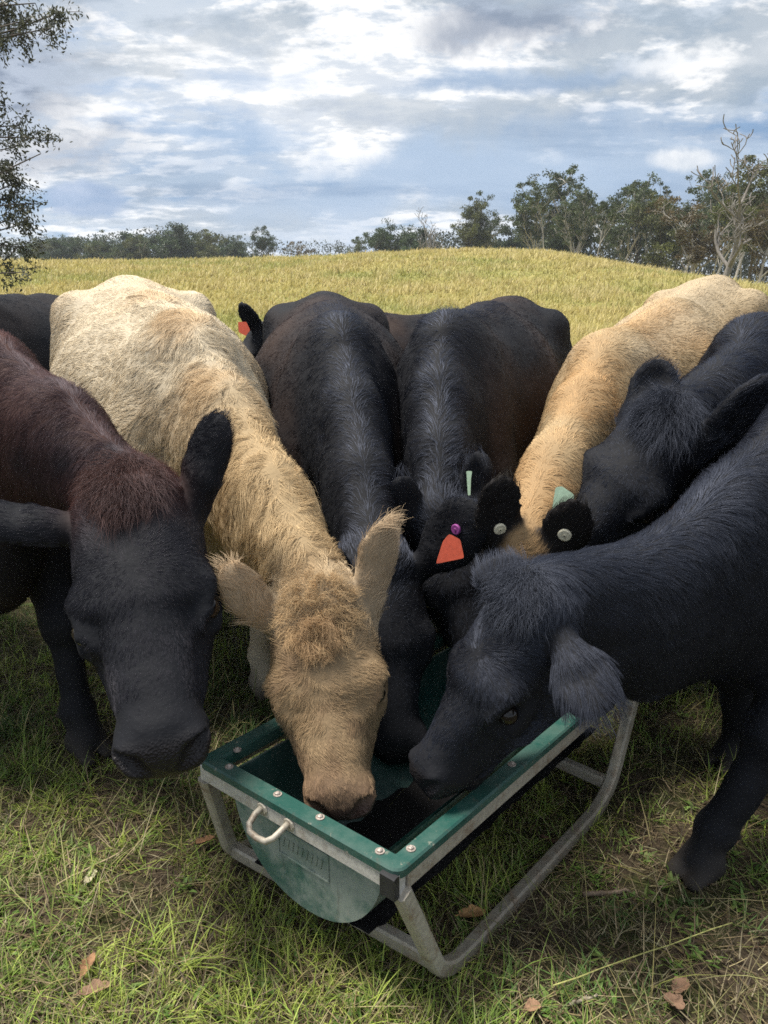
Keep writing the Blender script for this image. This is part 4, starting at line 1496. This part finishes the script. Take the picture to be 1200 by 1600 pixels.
def near_grass():
    g = np.random.default_rng(21)
    # dry trampled litter lying flat
    n = 48000
    x, y = wedge(n, 0.80, 4.6, 1.1, g)
    root = np.stack([x, y, ground_z(x, y) + g.random(n) * 0.018 + 0.002], 1)
    c = pal(g, n, [(0.27, 0.215, 0.125), (0.14, 0.105, 0.062), (0.36, 0.31, 0.19), (0.065, 0.05, 0.033), (0.19, 0.20, 0.07)], [3, 4, 1.8, 3, 2.4])
    v, f, t = blades(root, g.uniform(0.03, 0.10, n), g.uniform(0.0012, 0.0032, n), g.random(n) * 6.283, g.uniform(1.1, 1.6, n), g.normal(0, 0.35, n), c)
    link('dry_litter', mesh_np('dry_litter', v, f, GRASS_M, False, dict(tint=t)), None, kind='stuff', label='dry trampled straw lying over the soil')
    # living grass in tufts
    nt_ = 9000
    tx, ty = wedge(nt_, 0.80, 4.8, 1.1, g)
    P2 = np.stack([tx, ty, np.zeros(nt_)], 1)
    big = fbm(P2, 0.75, 3, 2.0)[:, 0]
    keep_p = sstep(big, -0.55, 0.15)
    # worn soil where the cattle stand and tread

    def worn(cx, cy_, r):
        return np.exp(-(((tx - cx) ** 2 + (ty - cy_) ** 2) / r ** 2))
    wr = worn(-0.56, 1.50, 0.20) + worn(0.40, 1.36, 0.17) + worn(0.75, 1.55, 0.25) + worn(1.0, 2.1, 0.35) + worn(-0.7, 2.0, 0.25)
    keep_p = keep_p * np.clip(1 - 0.85 * wr, 0.05, 1)
    kp = g.random(nt_) < keep_p
    tx, ty, big = tx[kp], ty[kp], big[kp]
    nt_ = len(tx)
    per = g.integers(5, 20, nt_)
    ti = np.repeat(np.arange(nt_), per)
    n = len(ti)
    rx = tx[ti] + g.normal(0, 0.016, n)
    ry = ty[ti] + g.normal(0, 0.016, n)
    root = np.stack([rx, ry, ground_z(rx, ry) - 0.003], 1)
    hs = np.exp(g.normal(math.log(0.058), 0.38, nt_))
    h = hs[ti] * g.uniform(0.5, 1.25, n)
    kind = vnoise(np.stack([tx, ty, np.zeros(nt_)], 1), 0.45, 6.0)[:, 0] + g.normal(0, 0.25, nt_)
    ca = np.where(kind[:, None] > 0.15, V(0.37, 0.45, 0.095), V(0.21, 0.31, 0.065))
    ca = np.where(kind[:, None] < -0.45, V(0.10, 0.175, 0.05), ca)
    c = ca[ti] * np.exp(g.normal(0, 0.22, (n, 1)))
    dry = g.random(n) < 0.16
    c[dry] = pal(g, int(dry.sum()), [(0.46, 0.40, 0.20), (0.34, 0.29, 0.13)], [1, 1])
    az0 = g.random(nt_) * 6.283
    az = np.where(g.random(n) < 0.5, az0[ti] + g.normal(0, 0.7, n), g.random(n) * 6.283)
    v, f, t = blades(root, h, g.uniform(0.0018, 0.0040, n), az, np.abs(g.normal(0.5, 0.4, n)), np.abs(g.normal(0.9, 0.6, n)), c, 4)
    link('grass', mesh_np('grass', v, f, GRASS_M, False, dict(tint=t)), None, kind='stuff', label='short green grass in tufts on the trampled ground')
    print('near grass', n)
    # long pale stems
    n = 1300
    x, y = wedge(n, 0.80, 3.6, 1.1, g)
    root = np.stack([x, y, ground_z(x, y)], 1)
    c = pal(g, n, [(0.34, 0.31, 0.14), (0.24, 0.26, 0.075), (0.40, 0.34, 0.2)], [2, 2, 1])
    v, f, t = blades(root, g.uniform(0.10, 0.26, n), g.uniform(0.0016, 0.0030, n), g.random(n) * 6.283, g.uniform(0.3, 1.3, n), g.uniform(0.1, 0.9, n), c, 5)
    link('grass_stems', mesh_np('grass_stems', v, f, GRASS_M, False, dict(tint=t)), None, kind='stuff', label='long pale grass stems leaning over the short grass')
    # small broad leaved weeds
    n = 2600
    cx, cy_ = wedge(260, 0.80, 2.6, 1.1, g)
    ii = np.repeat(np.arange(260), 10)
    x, y = cx[ii] + g.normal(0, 0.012, n), cy_[ii] + g.normal(0, 0.012, n)
    root = np.stack([x, y, ground_z(x, y) + 0.01], 1)
    c = pal(g, n, [(0.11, 0.19, 0.04), (0.16, 0.24, 0.06)], [1, 1])
    v, f, t = blades(root, g.uniform(0.015, 0.035, n), g.uniform(0.006, 0.012, n), g.random(n) * 6.283, g.uniform(0.7, 1.3, n), g.uniform(0.1, 0.6, n), c, 4)
    link('clover', mesh_np('clover', v, f, GRASS_M, False, dict(tint=t)), None, kind='stuff', label='small broad-leaved weeds among the grass')


def field_grass():
    g = np.random.default_rng(22)
    n = 190000
    x, y = wedge(n, 5.0, 78.0, 1.35, g, 0.60, 1.0)
    k = g.random(n) < 1 - 0.96 * sstep(x, 22, 34) * sstep(y, 25, 40)
    x, y = x[k], y[k]
    n = len(x)
    P2 = np.stack([x, y, np.zeros(n)], 1)
    a = fbm(P2, 5.0, 3, 1.0)[:, 0]
    b = fbm(P2, 1.1, 2, 4.0)[:, 0]
    c = c_mix(np.tile(V(0.42, 0.36, 0.13), (n, 1)), V(0.27, 0.28, 0.08), sstep(a, -0.2, 0.5) * 0.9)
    c = c_mix(c, V(0.46, 0.38, 0.17), sstep(b, 0.0, 0.6) * 0.7)
    c = c * np.exp(g.normal(0, 0.16, (n, 1)))
    h = 0.26 * (1 + 0.6 * b) * g.uniform(0.6, 1.3, n)
    h = np.maximum(h, 0.08) * (0.5 + 0.5 * sstep(y, 5, 14))
    wdt = np.clip(0.0016 * y, 0.008, 0.09) * g.uniform(0.6, 1.3, n)
    root = np.stack([x, y, ground_z(x, y) - 0.02], 1)
    v, f, t = blades(root, h, wdt, g.normal(0.4, 1.3, n), np.abs(g.normal(0.25, 0.25, n)), np.abs(g.normal(0.8, 0.4, n)), c, 3)
    link('meadow_grass', mesh_np('meadow_grass', v, f, GRASS_M, False, dict(tint=t)), None, kind='stuff', label='long yellowing grass covering the hill behind the cattle')


near_grass()
field_grass()

# ------------------------------------------------------------------ ground clutter


def fallen_leaf(px, py, ln, wd_, az, c, label, seed, curl=0.4, pos=None):
    g = np.random.default_rng(seed)
    r = cF + V(1, 0, 0) * (px - 600) / 1200 + cU * (800 - py) / 1200
    t = (0.02 - CAM_H) / r[2]
    o = CAMP + t * r
    o[2] = float(ground_z(o[0], o[1])) + 0.028
    nx, ny = 12, 7
    v, f = [], []
    jag = g.uniform(0.72, 1.1, (nx, 2))
    for lay in (0, 1):
        for i in range(nx):
            s = i / (nx - 1)
            w = wd_ * (math.sin(math.pi * min(1, s * 0.93 + 0.04)) ** 0.6) / 2
            for j in range(ny):
                u = j / (ny - 1) * 2 - 1
                uu = u * w * jag[i, 0 if u < 0 else 1]
                x = (s - 0.5) * ln
                z = curl * (uu * uu) / wd_ * 2.2 + curl * 0.5 * (s - 0.5) ** 2 * ln + g.normal(0, 0.0012) * (lay == 0)
                z -= 0.0011 * lay
                ca, sa = math.cos(az), math.sin(az)
                v.append((x * ca - uu * sa, x * sa + uu * ca, z))
    m = nx * ny
    for i in range(nx - 1):
        for j in range(ny - 1):
            q = (i * ny + j, (i + 1) * ny + j, (i + 1) * ny + j + 1, i * ny + j + 1)
            f.append(q)
            f.append(tuple(k + m for k in q[::-1]))
    mt = simple_mat('dead leaf', c, 0.75, 0.2, 0.4, 0.5, 60)
    ob = link('fallen_leaf', mesh_np('fallen_leaf', np.array(v), np.array(f), mt, True), None, label=label, category='leaf', group='dead leaves on the grass')
    ob.location = o
    mb = MB()
    e = V(math.cos(az), math.sin(az), 0)
    mb.tube([-e * ln * 0.5 + V(0, 0, 0.004), -e * ln * 0.62 + V(0, 0, 0.001), -e * ln * 0.72 + V(0.003, 0, 0.003)], [0.0016, 0.0013, 0.001], 6)
    mb.build('stalk', mt, ob)


def twig(px, py, ln, r0, az, c, label, seed, z=0.02):
    g = np.random.default_rng(seed)
    r = cF + V(1, 0, 0) * (px - 600) / 1200 + cU * (800 - py) / 1200
    o = CAMP + (z - CAM_H) / r[2] * r
    o[2] = float(ground_z(o[0], o[1])) + z
    s = np.linspace(-0.5, 0.5, 9)
    pts = np.stack([s * ln * math.cos(az), s * ln * math.sin(az), np.zeros(9)], 1) + g.normal(0, r0 * 0.5, (9, 3))
    pts[:, 2] = np.abs(pts[:, 2]) * 0.5
    mb = MB()
    mb.tube(pts, r0 * (1 + g.normal(0, 0.12, 9)) * np.linspace(1.1, 0.75, 9), 8)
    k = pts[5]
    mb.tube([k, k + V(math.cos(az + 0.8), math.sin(az + 0.8), 0.2) * ln * 0.13], [r0 * 0.5, r0 * 0.3], 6)
    mt = simple_mat('weathered twig', c, 0.85, 0.15, 0.35, 0.6, 70)
    ob = mb.build('twig', mt, None, True, label=label, category='twig')
    ob.location = o


fallen_leaf(738, 1436, 0.062, 0.040, 0.15, (0.30, 0.17, 0.075), 'large tan dead leaf beside the trough leg, on the grass inside the skid', 1, 0.5)
fallen_leaf(1062, 1548, 0.050, 0.034, 0.7, (0.23, 0.14, 0.09), 'reddish dead leaf, upper one of the pair at the lower right edge', 2, 0.6)
fallen_leaf(1052, 1574, 0.042, 0.036, -0.9, (0.21, 0.13, 0.085), 'reddish dead leaf, lower one of the pair at the lower right edge', 3, 0.5)
fallen_leaf(832, 1578, 0.034, 0.030, 0.3, (0.26, 0.16, 0.10), 'small crumpled dead leaf at the bottom edge below the trough skid', 4, 0.7)
fallen_leaf(138, 1515, 0.058, 0.026, 1.5, (0.25, 0.14, 0.075), 'upright brown dead leaf in the bright grass at lower left', 5, 0.5)
fallen_leaf(150, 1556, 0.062, 0.032, 0.4, (0.22, 0.14, 0.09), 'curled brown dead leaf lowest at the lower left', 6, 0.5)
fallen_leaf(320, 1318, 0.052, 0.022, 0.5, (0.24, 0.13, 0.07), 'narrow orange-brown dead leaf beside the left leg of the trough', 7, 0.4)
fallen_leaf(142, 1372, 0.045, 0.026, 1.4, (0.36, 0.33, 0.22), 'pale grey-green dead leaf on the bare soil under the left cow', 8, 0.4)
twig(950, 1391, 0.125, 0.0055, 0.12, (0.16, 0.12, 0.09), 'short thick brown twig on the grass right of the trough skid', 1)
twig(866, 1312, 0.075, 0.0060, -0.5, (0.10, 0.055, 0.04), 'dark red-brown twig lying against the skid pipe', 2)
twig(140, 1352, 0.17, 0.0022, 0.75, (0.40, 0.33, 0.20), 'thin pale straw stalk on the soil under the left cow', 3, 0.03)
twig(1010, 1490, 0.46, 0.0016, 0.36, (0.30, 0.30, 0.11), 'long pale grass stalk slanting across the grass at lower right', 4, 0.05)
twig(912, 1567, 0.06, 0.004, 0.3, (0.30, 0.26, 0.20), 'small pale twig at the bottom edge right of the trough', 5)

# ------------------------------------------------------------------ trees
BARK = {}


def bark_mat(name, c1, c2):
    m, nt, out = new_mat(name)
    tc = node(nt, 'ShaderNodeTexCoord').outputs['Object']
    mp = node(nt, 'ShaderNodeMapping', {'Vector': tc, 'Scale': (3, 3, 0.6)}).outputs[0]
    n = node(nt, 'ShaderNodeTexNoise', {'Vector': mp, 'Scale': 2.5, 'Detail': 7, 'Roughness': 0.7}).outputs[0]
    cc = mixc(nt, smooth_n(nt, n, 0.35, 0.65), c1, c2)
    b = node(nt, 'ShaderNodeBump', {'Height': n, 'Strength': 0.6, 'Distance': 0.05})
    pbr(nt, out, Base_Color=cc, Roughness=0.9, Normal=b.outputs[0], Specular_IOR_Level=0.2)
    return m


BARK['pale'] = bark_mat('pale gum bark', (0.27, 0.24, 0.205), (0.48, 0.45, 0.41))
BARK['dark'] = bark_mat('dark rough bark', (0.06, 0.05, 0.042), (0.14, 0.12, 0.10))
BARK['dead'] = bark_mat('grey dead wood', (0.15, 0.135, 0.12), (0.28, 0.26, 0.24))
LEAF_M = leaf_material('tree leaves', 0.3, 0.5, 0.35)


def grow(g, h, forks, spread, r0, up=0.55, bare=0.35, levels=3):
    """Trunk and limbs as polylines; returns (limbs, tips)."""
    limbs, tips = [], []

    def limb(p, d, ln, r, lev):
        n = 6 if lev == 0 else 4
        pts, rs = [p], [r]
        for i in range(n):
            d = unit(d + g.normal(0, 0.10 + 0.05 * lev, 3) + V(0, 0, 0.05))
            p = p + d * ln / n
            pts.append(p)
            rs.append(r * (1 - 0.55 * (i + 1) / n))
        limbs.append((np.array(pts), np.array(rs)))
        if lev >= levels:
            tips.append((p, lev))
            return
        k = forks if lev == 0 else g.integers(2, 4)
        for j in range(k):
            a = g.uniform(bare, 1.0) if lev == 0 else g.uniform(0.45, 1.0)
            idx = min(n, max(1, int(round(a * n))))
            q, rr = pts[idx], rs[idx] * 0.72
            az = g.uniform(0, 6.283)
            nd = unit(V(math.cos(az) * spread, math.sin(az) * spread, up) + d * 0.35)
            limb(q, nd, ln * g.uniform(0.30, 0.52) if lev == 0 else ln * g.uniform(0.5, 0.8), rr, lev + 1)
        tips.append((p, lev))
    limb(V(0, 0, -0.3), V(0, 0, 1), h * 0.86, r0, 0)
    return limbs, tips


def leaf_quads(g, ctr, n, size, elong=2.2):
    d = unit(g.normal(0, 1, (n, 3)) + V(0, 0, -0.35))
    u = unit(np.cross(d, g.normal(0, 1, (n, 3))))
    s = size * g.uniform(0.6, 1.3, n)[:, None]
    a, b = d * s, u * s / elong
    return np.stack([ctr - a * 0.5, ctr + b * 0.5, ctr + a * 0.5, ctr - b * 0.5], 1).reshape(-1, 3)


def tree_meshes(kind, seed):
    g = np.random.default_rng(seed)
    spec = dict(
        gum=dict(h=14, forks=8, spread=0.75, r0=0.26, bare=0.5, clump=0.85, per=80, c=(0.062, 0.085, 0.032), bark='pale'),
        dense=dict(h=11, forks=11, spread=0.85, r0=0.25, bare=0.22, clump=1.0, per=110, c=(0.045, 0.070, 0.026), bark='dark'),
        olive=dict(h=11, forks=10, spread=0.7, r0=0.22, bare=0.2, clump=0.95, per=95, c=(0.095, 0.105, 0.032), bark='dark'),
        rust=dict(h=11, forks=8, spread=0.8, r0=0.22, bare=0.3, clump=0.8, per=60, c=(0.100, 0.078, 0.040), bark='pale'),
        slender=dict(h=15, forks=6, spread=0.5, r0=0.19, bare=0.62, clump=0.75, per=75, c=(0.062, 0.082, 0.030), bark='pale'),
        dead=dict(h=13, forks=7, spread=0.8, r0=0.40, bare=0.3, clump=0, per=0, c=(0, 0, 0), bark='dead'))[kind]
    limbs, tips = grow(g, spec['h'], spec['forks'], spec['spread'], spec['r0'], 0.62, spec['bare'], 3 if kind != 'dead' else 4)
    mb = MB()
    for pts, rs in limbs:
        mb.tube(pts, np.maximum(rs, 0.03 if kind != 'dead' else 0.045), 7 if rs[0] > 0.1 else 5, cap=False)
    v = np.concatenate(mb.v)
    trunk = mesh_np('trunk', v, np.array(mb.f4), BARK[spec['bark']], True)
    crown = None
    if spec['per']:
        vs, cs = [], []
        for p, lev in tips:
            k = int(spec['per'] * g.uniform(0.6, 1.5))
            rad = spec['clump'] * g.uniform(0.6, 1.25)
            q = unit(g.normal(0, 1, (k, 3))) * (g.random((k, 1)) ** 0.5) * rad * V(1.1, 1.1, 0.72)
            vs.append(leaf_quads(g, p + q + V(0, 0, 0.1), k, 0.36))
            base = np.array(spec['c']) * math.exp(g.normal(0, 0.2))
            cs.append(np.repeat(base * np.exp(g.normal(0, 0.22, (k, 1))), 4, 0))
        vs, cs = np.concatenate(vs), np.concatenate(cs)
        crown = mesh_np('crown', vs, np.arange(len(vs)).reshape(-1, 4), LEAF_M, False, dict(tint=cs))
    top = max(p[2] for p, l in tips) + (spec['clump'] * 0.5)
    return trunk, crown, top


PROTO = {}
for kd_, seeds in (('gum', (1, 2, 3)), ('dense', (4, 5, 6)), ('olive', (7, 8)), ('rust', (9, 10)), ('slender', (11, 12, 13)), ('dead', (14, 15))):
    PROTO[kd_] = [tree_meshes(kd_, s) for s in seeds]


def tree(kind, var, px, top_py, d, label, rz=0.0, wide=1.0, group='trees beyond the hill', name='gum_tree'):
    trunk, crown, top = PROTO[kind][var % len(PROTO[kind])]
    t = at(px, top_py, d)
    gz = float(ground_z(t[0], t[1]))
    s = (t[2] - gz) / top
    root = bpy.data.objects.new(name, None)
    col.objects.link(root)
    root.location = (t[0], t[1], gz)
    root.rotation_euler = (0, 0, rz)
    root.scale = (s * wide, s * wide, s)
    root['label'], root['category'], root['group'] = label, 'tree', group
    link('trunk', trunk, root)
    if crown:
        link('crown', crown, root)


tree('gum', 0, 912, 258, 92, 'tallest pale-trunked gum tree standing up from the right-hand wood', 0.3)
tree('gum', 1, 852, 288, 96, 'broad open gum tree at the left end of the right-hand wood', 1.2, 1.1)
tree('dense', 0, 880, 300, 104, 'dark bushy tree filling the gap left of the tallest gum', 2.0)
tree('gum', 2, 968, 278, 96, 'pale forked gum tree just right of the tallest gum', 0.7)
tree('dense', 1, 1005, 288, 98, 'dark full-crowned tree in the middle of the right-hand wood', 0.1)
tree('olive', 0, 1045, 300, 84, 'olive green tree with a broad crown behind the tan cow', 1.5)
tree('gum', 0, 1080, 268, 95, 'open-topped gum behind the bare dead tree', 3.9)
tree('rust', 0, 1102, 305, 56, 'rusty-leaved tree with pale twisting limbs left of the dead tree', 0.9, 1.15)
tree('dead', 0, 1158, 200, 46, 'tall bare dead tree with grey branches at the right', 2.2, 1.25, name='dead_tree')
tree('olive', 1, 1190, 246, 66, 'tall green-brown tree cut by the right edge of the photo', 0.5, 1.1)
tree('rust', 1, 1200, 300, 58, 'rusty-leaved tree at the right edge under the dead limbs', 2.5, 1.2)
tree('gum', 1, 776, 296, 112, 'open gum tree standing clear over the hill crest', 0.4, 0.9)
tree('olive', 1, 720, 308, 112, 'yellow-green tree left of the clear-standing gum on the crest', 2.2, 0.9)
tree('dead', 1, 684, 322, 110, 'leafless twiggy tree over the hill crest', 0.2, 0.8, name='dead_tree')
tree('dense', 2, 612, 342, 122, 'dark tree left of the leafless one over the crest', 1.0)
tree('dense', 0, 640, 356, 118, 'low dark tree under the leafless one', 2.5)
tree('gum', 2, 545, 366, 140, 'small open tree alone in the dip of the skyline', 1.1)
tree('rust', 0, 476, 376, 150, 'small brownish tree in the dip of the skyline', 0.4)
tree('dense', 1, 411, 354, 150, 'dark pointed tree rising from the left-hand wood', 0.6, 0.8)
tree('dense', 2, 372, 372, 150, 'dark round tree at the right end of the left-hand wood', 1.6)
tree('olive', 0, 750, 350, 125, 'low olive tree between the two crest trees', 2.8)
tree('dense', 0, 800, 352, 126, 'low dark tree right of the clear-standing gum', 0.4)
tree('gum', 2, 1132, 276, 80, 'pale gum standing just left of the tall bare dead tree, its crown open', 1.9)
tree('gum', 1, 1170, 258, 88, 'high gum crown showing right behind the tall bare dead tree', 4.4)
g_ = np.random.default_rng(31)
for i_ in range(15):                                   # slender trunks of the wood's edge
    tree('slender', i_, 830 + i_ * 27 + g_.uniform(-8, 8), g_.uniform(285, 335), g_.uniform(64, 110),
         'slender tree among the thin trunks of the right-hand wood', g_.uniform(0, 6), 1.0, 'slender trees of the right-hand wood')
for i_ in range(24):                                   # the wood along the left skyline
    px_ = 40 + i_ * 14 + g_.uniform(-5, 5)
    tp_ = 368 - 12 * math.exp(-((px_ - 255) / 60) ** 2) + g_.uniform(-8, 10)
    tree(('dense', 'olive', 'gum', 'dense')[i_ % 4], i_, px_, tp_, g_.uniform(140, 165), 'dark grey-green tree of the wood along the left skyline', g_.uniform(0, 6), 1.15, 'trees of the left skyline wood')


def far_wood():
    """The far wood that closes the view behind the single trees."""
    g = np.random.default_rng(33)
    vs, cs = [], []

    def belt(px0, px1, d, top, n, clr):
        for i in range(n):
            px = g.uniform(px0, px1)
            dd = d * g.uniform(0.93, 1.1)
            t = at(px, top(px) + g.uniform(-4, 10), dd)
            gz = float(ground_z(t[0], t[1]))
            hh = t[2] - gz
            z = gz + hh * (1 - g.random() ** (0.9 if px > 800 else 1.4) * 0.97)
            k = 26
            r = 1.5
            q = V(t[0], t[1], z) + unit(g.normal(0, 1, (k, 3))) * (g.random((k, 1)) ** 0.5) * V(r * 1.3, r * 1.3, r * 0.8)
            vs.append(leaf_quads(g, q, k, 0.55, 1.7))
            cs.append(np.repeat(np.array(clr) * math.exp(g.normal(0, 0.2)) * np.exp(g.normal(0, 0.2, (k, 1))), 4, 0))
    belt(-20, 380, 175, lambda p: 372 - 12 * math.exp(-((p - 255) / 70) ** 2), 620, (0.040, 0.054, 0.034))
    belt(350, 660, 210, lambda p: 382, 420, (0.045, 0.058, 0.042))
    belt(600, 860, 150, lambda p: 366, 380, (0.040, 0.052, 0.032))
    belt(815, 1290, 125, lambda p: 336 - 0.06 * (p - 815), 1250, (0.045, 0.055, 0.030))
    vs, cs = np.concatenate(vs), np.concatenate(cs)
    link('far_wood', mesh_np('far_wood', vs, np.arange(len(vs)).reshape(-1, 4), LEAF_M, False, dict(tint=cs)), None, kind='stuff', label='dark wood closing the view behind the hill')


far_wood()


def near_tree():
    g = np.random.default_rng(41)
    base = V(-6.6, 8.6, 0)
    base[2] = float(ground_z(base[0], base[1]))
    root = bpy.data.objects.new('gum_tree', None)
    col.objects.link(root)
    root.location = base
    root['label'], root['category'] = 'near gum tree whose small-leaved twigs hang in at the left edge', 'tree'
    tips = []
    for px, py, d in ((15, 18, 8.4), (48, 30, 8.2), (78, 44, 8.2), (30, 52, 8.4), (-10, 40, 8.6), (55, 5, 8.4), (0, -10, 8.6), (40, -40, 8.6), (88, 20, 8.3),
                      (8, 165, 8.5), (30, 195, 8.4), (50, 215, 8.3), (64, 240, 8.2), (22, 230, 8.4), (5, 260, 8.5), (28, 285, 8.4), (15, 310, 8.5), (40, 318, 8.3),
                      (10, 345, 8.5), (35, 350, 8.4), (5, 380, 8.5), (28, 385, 8.4), (12, 415, 8.4), (38, 425, 8.3), (0, 205, 8.6), (-20, 330, 8.6), (-20, 250, 8.6), (-25, 400, 8.5)):
        tips.append(at(px, py, d) - base)
    for i in range(60):
        p = unit(g.normal(0, 1, 3)) * V(2.3, 2.0, 2.0) * g.random() ** 0.4 + V(-0.2, 0, 3.9)
        w = p + base
        d = (w - CAMP) @ cF
        if 600 + 1200 * w[0] / d < -25:
            tips.append(p)
    mb = MB()
    trunk = [V(0, 0, -0.2), V(0.1, 0, 0.9), V(0.05, 0.1, 1.9), V(0.25, 0.0, 2.9), V(0.2, 0.1, 4.0), V(0.5, 0, 5.2)]
    mb.tube(trunk, [0.24, 0.20, 0.17, 0.13, 0.09, 0.04], 10)
    vs, cs = [], []
    for p in tips:
        k = int(np.clip((p[2] - 0.8) / 1.0, 1, 4))
        s = trunk[k]
        m = (s + p) / 2 + V(0, 0, 0.35) + g.normal(0, 0.12, 3)
        b = bez(s, s * 0.5 + m * 0.5 + V(0, 0, 0.15), m, p, np.linspace(0, 1, 9))
        b[1:-1] += g.normal(0, 0.03, (7, 3))
        mb.tube(b, np.linspace(0.045, 0.005, 9), 5, cap=False)
        for j in range(9):
            t = b[g.integers(6, 9)]
            e = t + unit(g.normal(0, 1, 3) + V(0, 0, -0.5)) * g.uniform(0.12, 0.30)
            mb.tube([t, (t + e) / 2 + g.normal(0, 0.02, 3), e], [0.005, 0.004, 0.002], 4, cap=False)
            n = 58
            f = g.random((n, 1))
            q = t * (1 - f) + e * f + g.normal(0, 0.045, (n, 3))
            vs.append(leaf_quads(g, q, n, 0.052, 2.6))
            cs.append(np.repeat(np.array((0.085, 0.092, 0.066)) * np.exp(g.normal(0, 0.3, (n, 1))), 4, 0))
    link('trunk', mesh_np('trunk', np.concatenate(mb.v), [np.array(x) for x in (mb.f4, mb.f3) if len(x)], BARK['dark'], True), root)
    vs, cs = np.concatenate(vs), np.concatenate(cs)
    link('crown', mesh_np('crown', vs, np.arange(len(vs)).reshape(-1, 4), LEAF_M, False, dict(tint=cs)), root)


near_tree()


def build_haze():
    mb = MB()
    x0, x1, y0, y1, z0, z1 = -330, 330, -12, 260, -2.5, 26
    v = [(x, y, z) for x in (x0, x1) for y in (y0, y1) for z in (z0, z1)]
    f = [(0, 1, 3, 2), (4, 6, 7, 5), (0, 4, 5, 1), (2, 3, 7, 6), (0, 2, 6, 4), (1, 5, 7, 3)]
    m, nt, out = new_mat('thin haze')
    pv = node(nt, 'ShaderNodeVolumePrincipled', {'Color': (0.86, 0.91, 1.0, 1), 'Density': 0.00045, 'Anisotropy': 0.2})
    nt.links.new(pv.outputs[0], out.inputs['Volume'])
    link('haze', mesh_np('haze', np.array(v, float), np.array(f), m), None, kind='stuff', label='thin blue-grey haze over the far trees')


build_haze()
print('SCRIPT %.1fs' % (time.time() - T0))
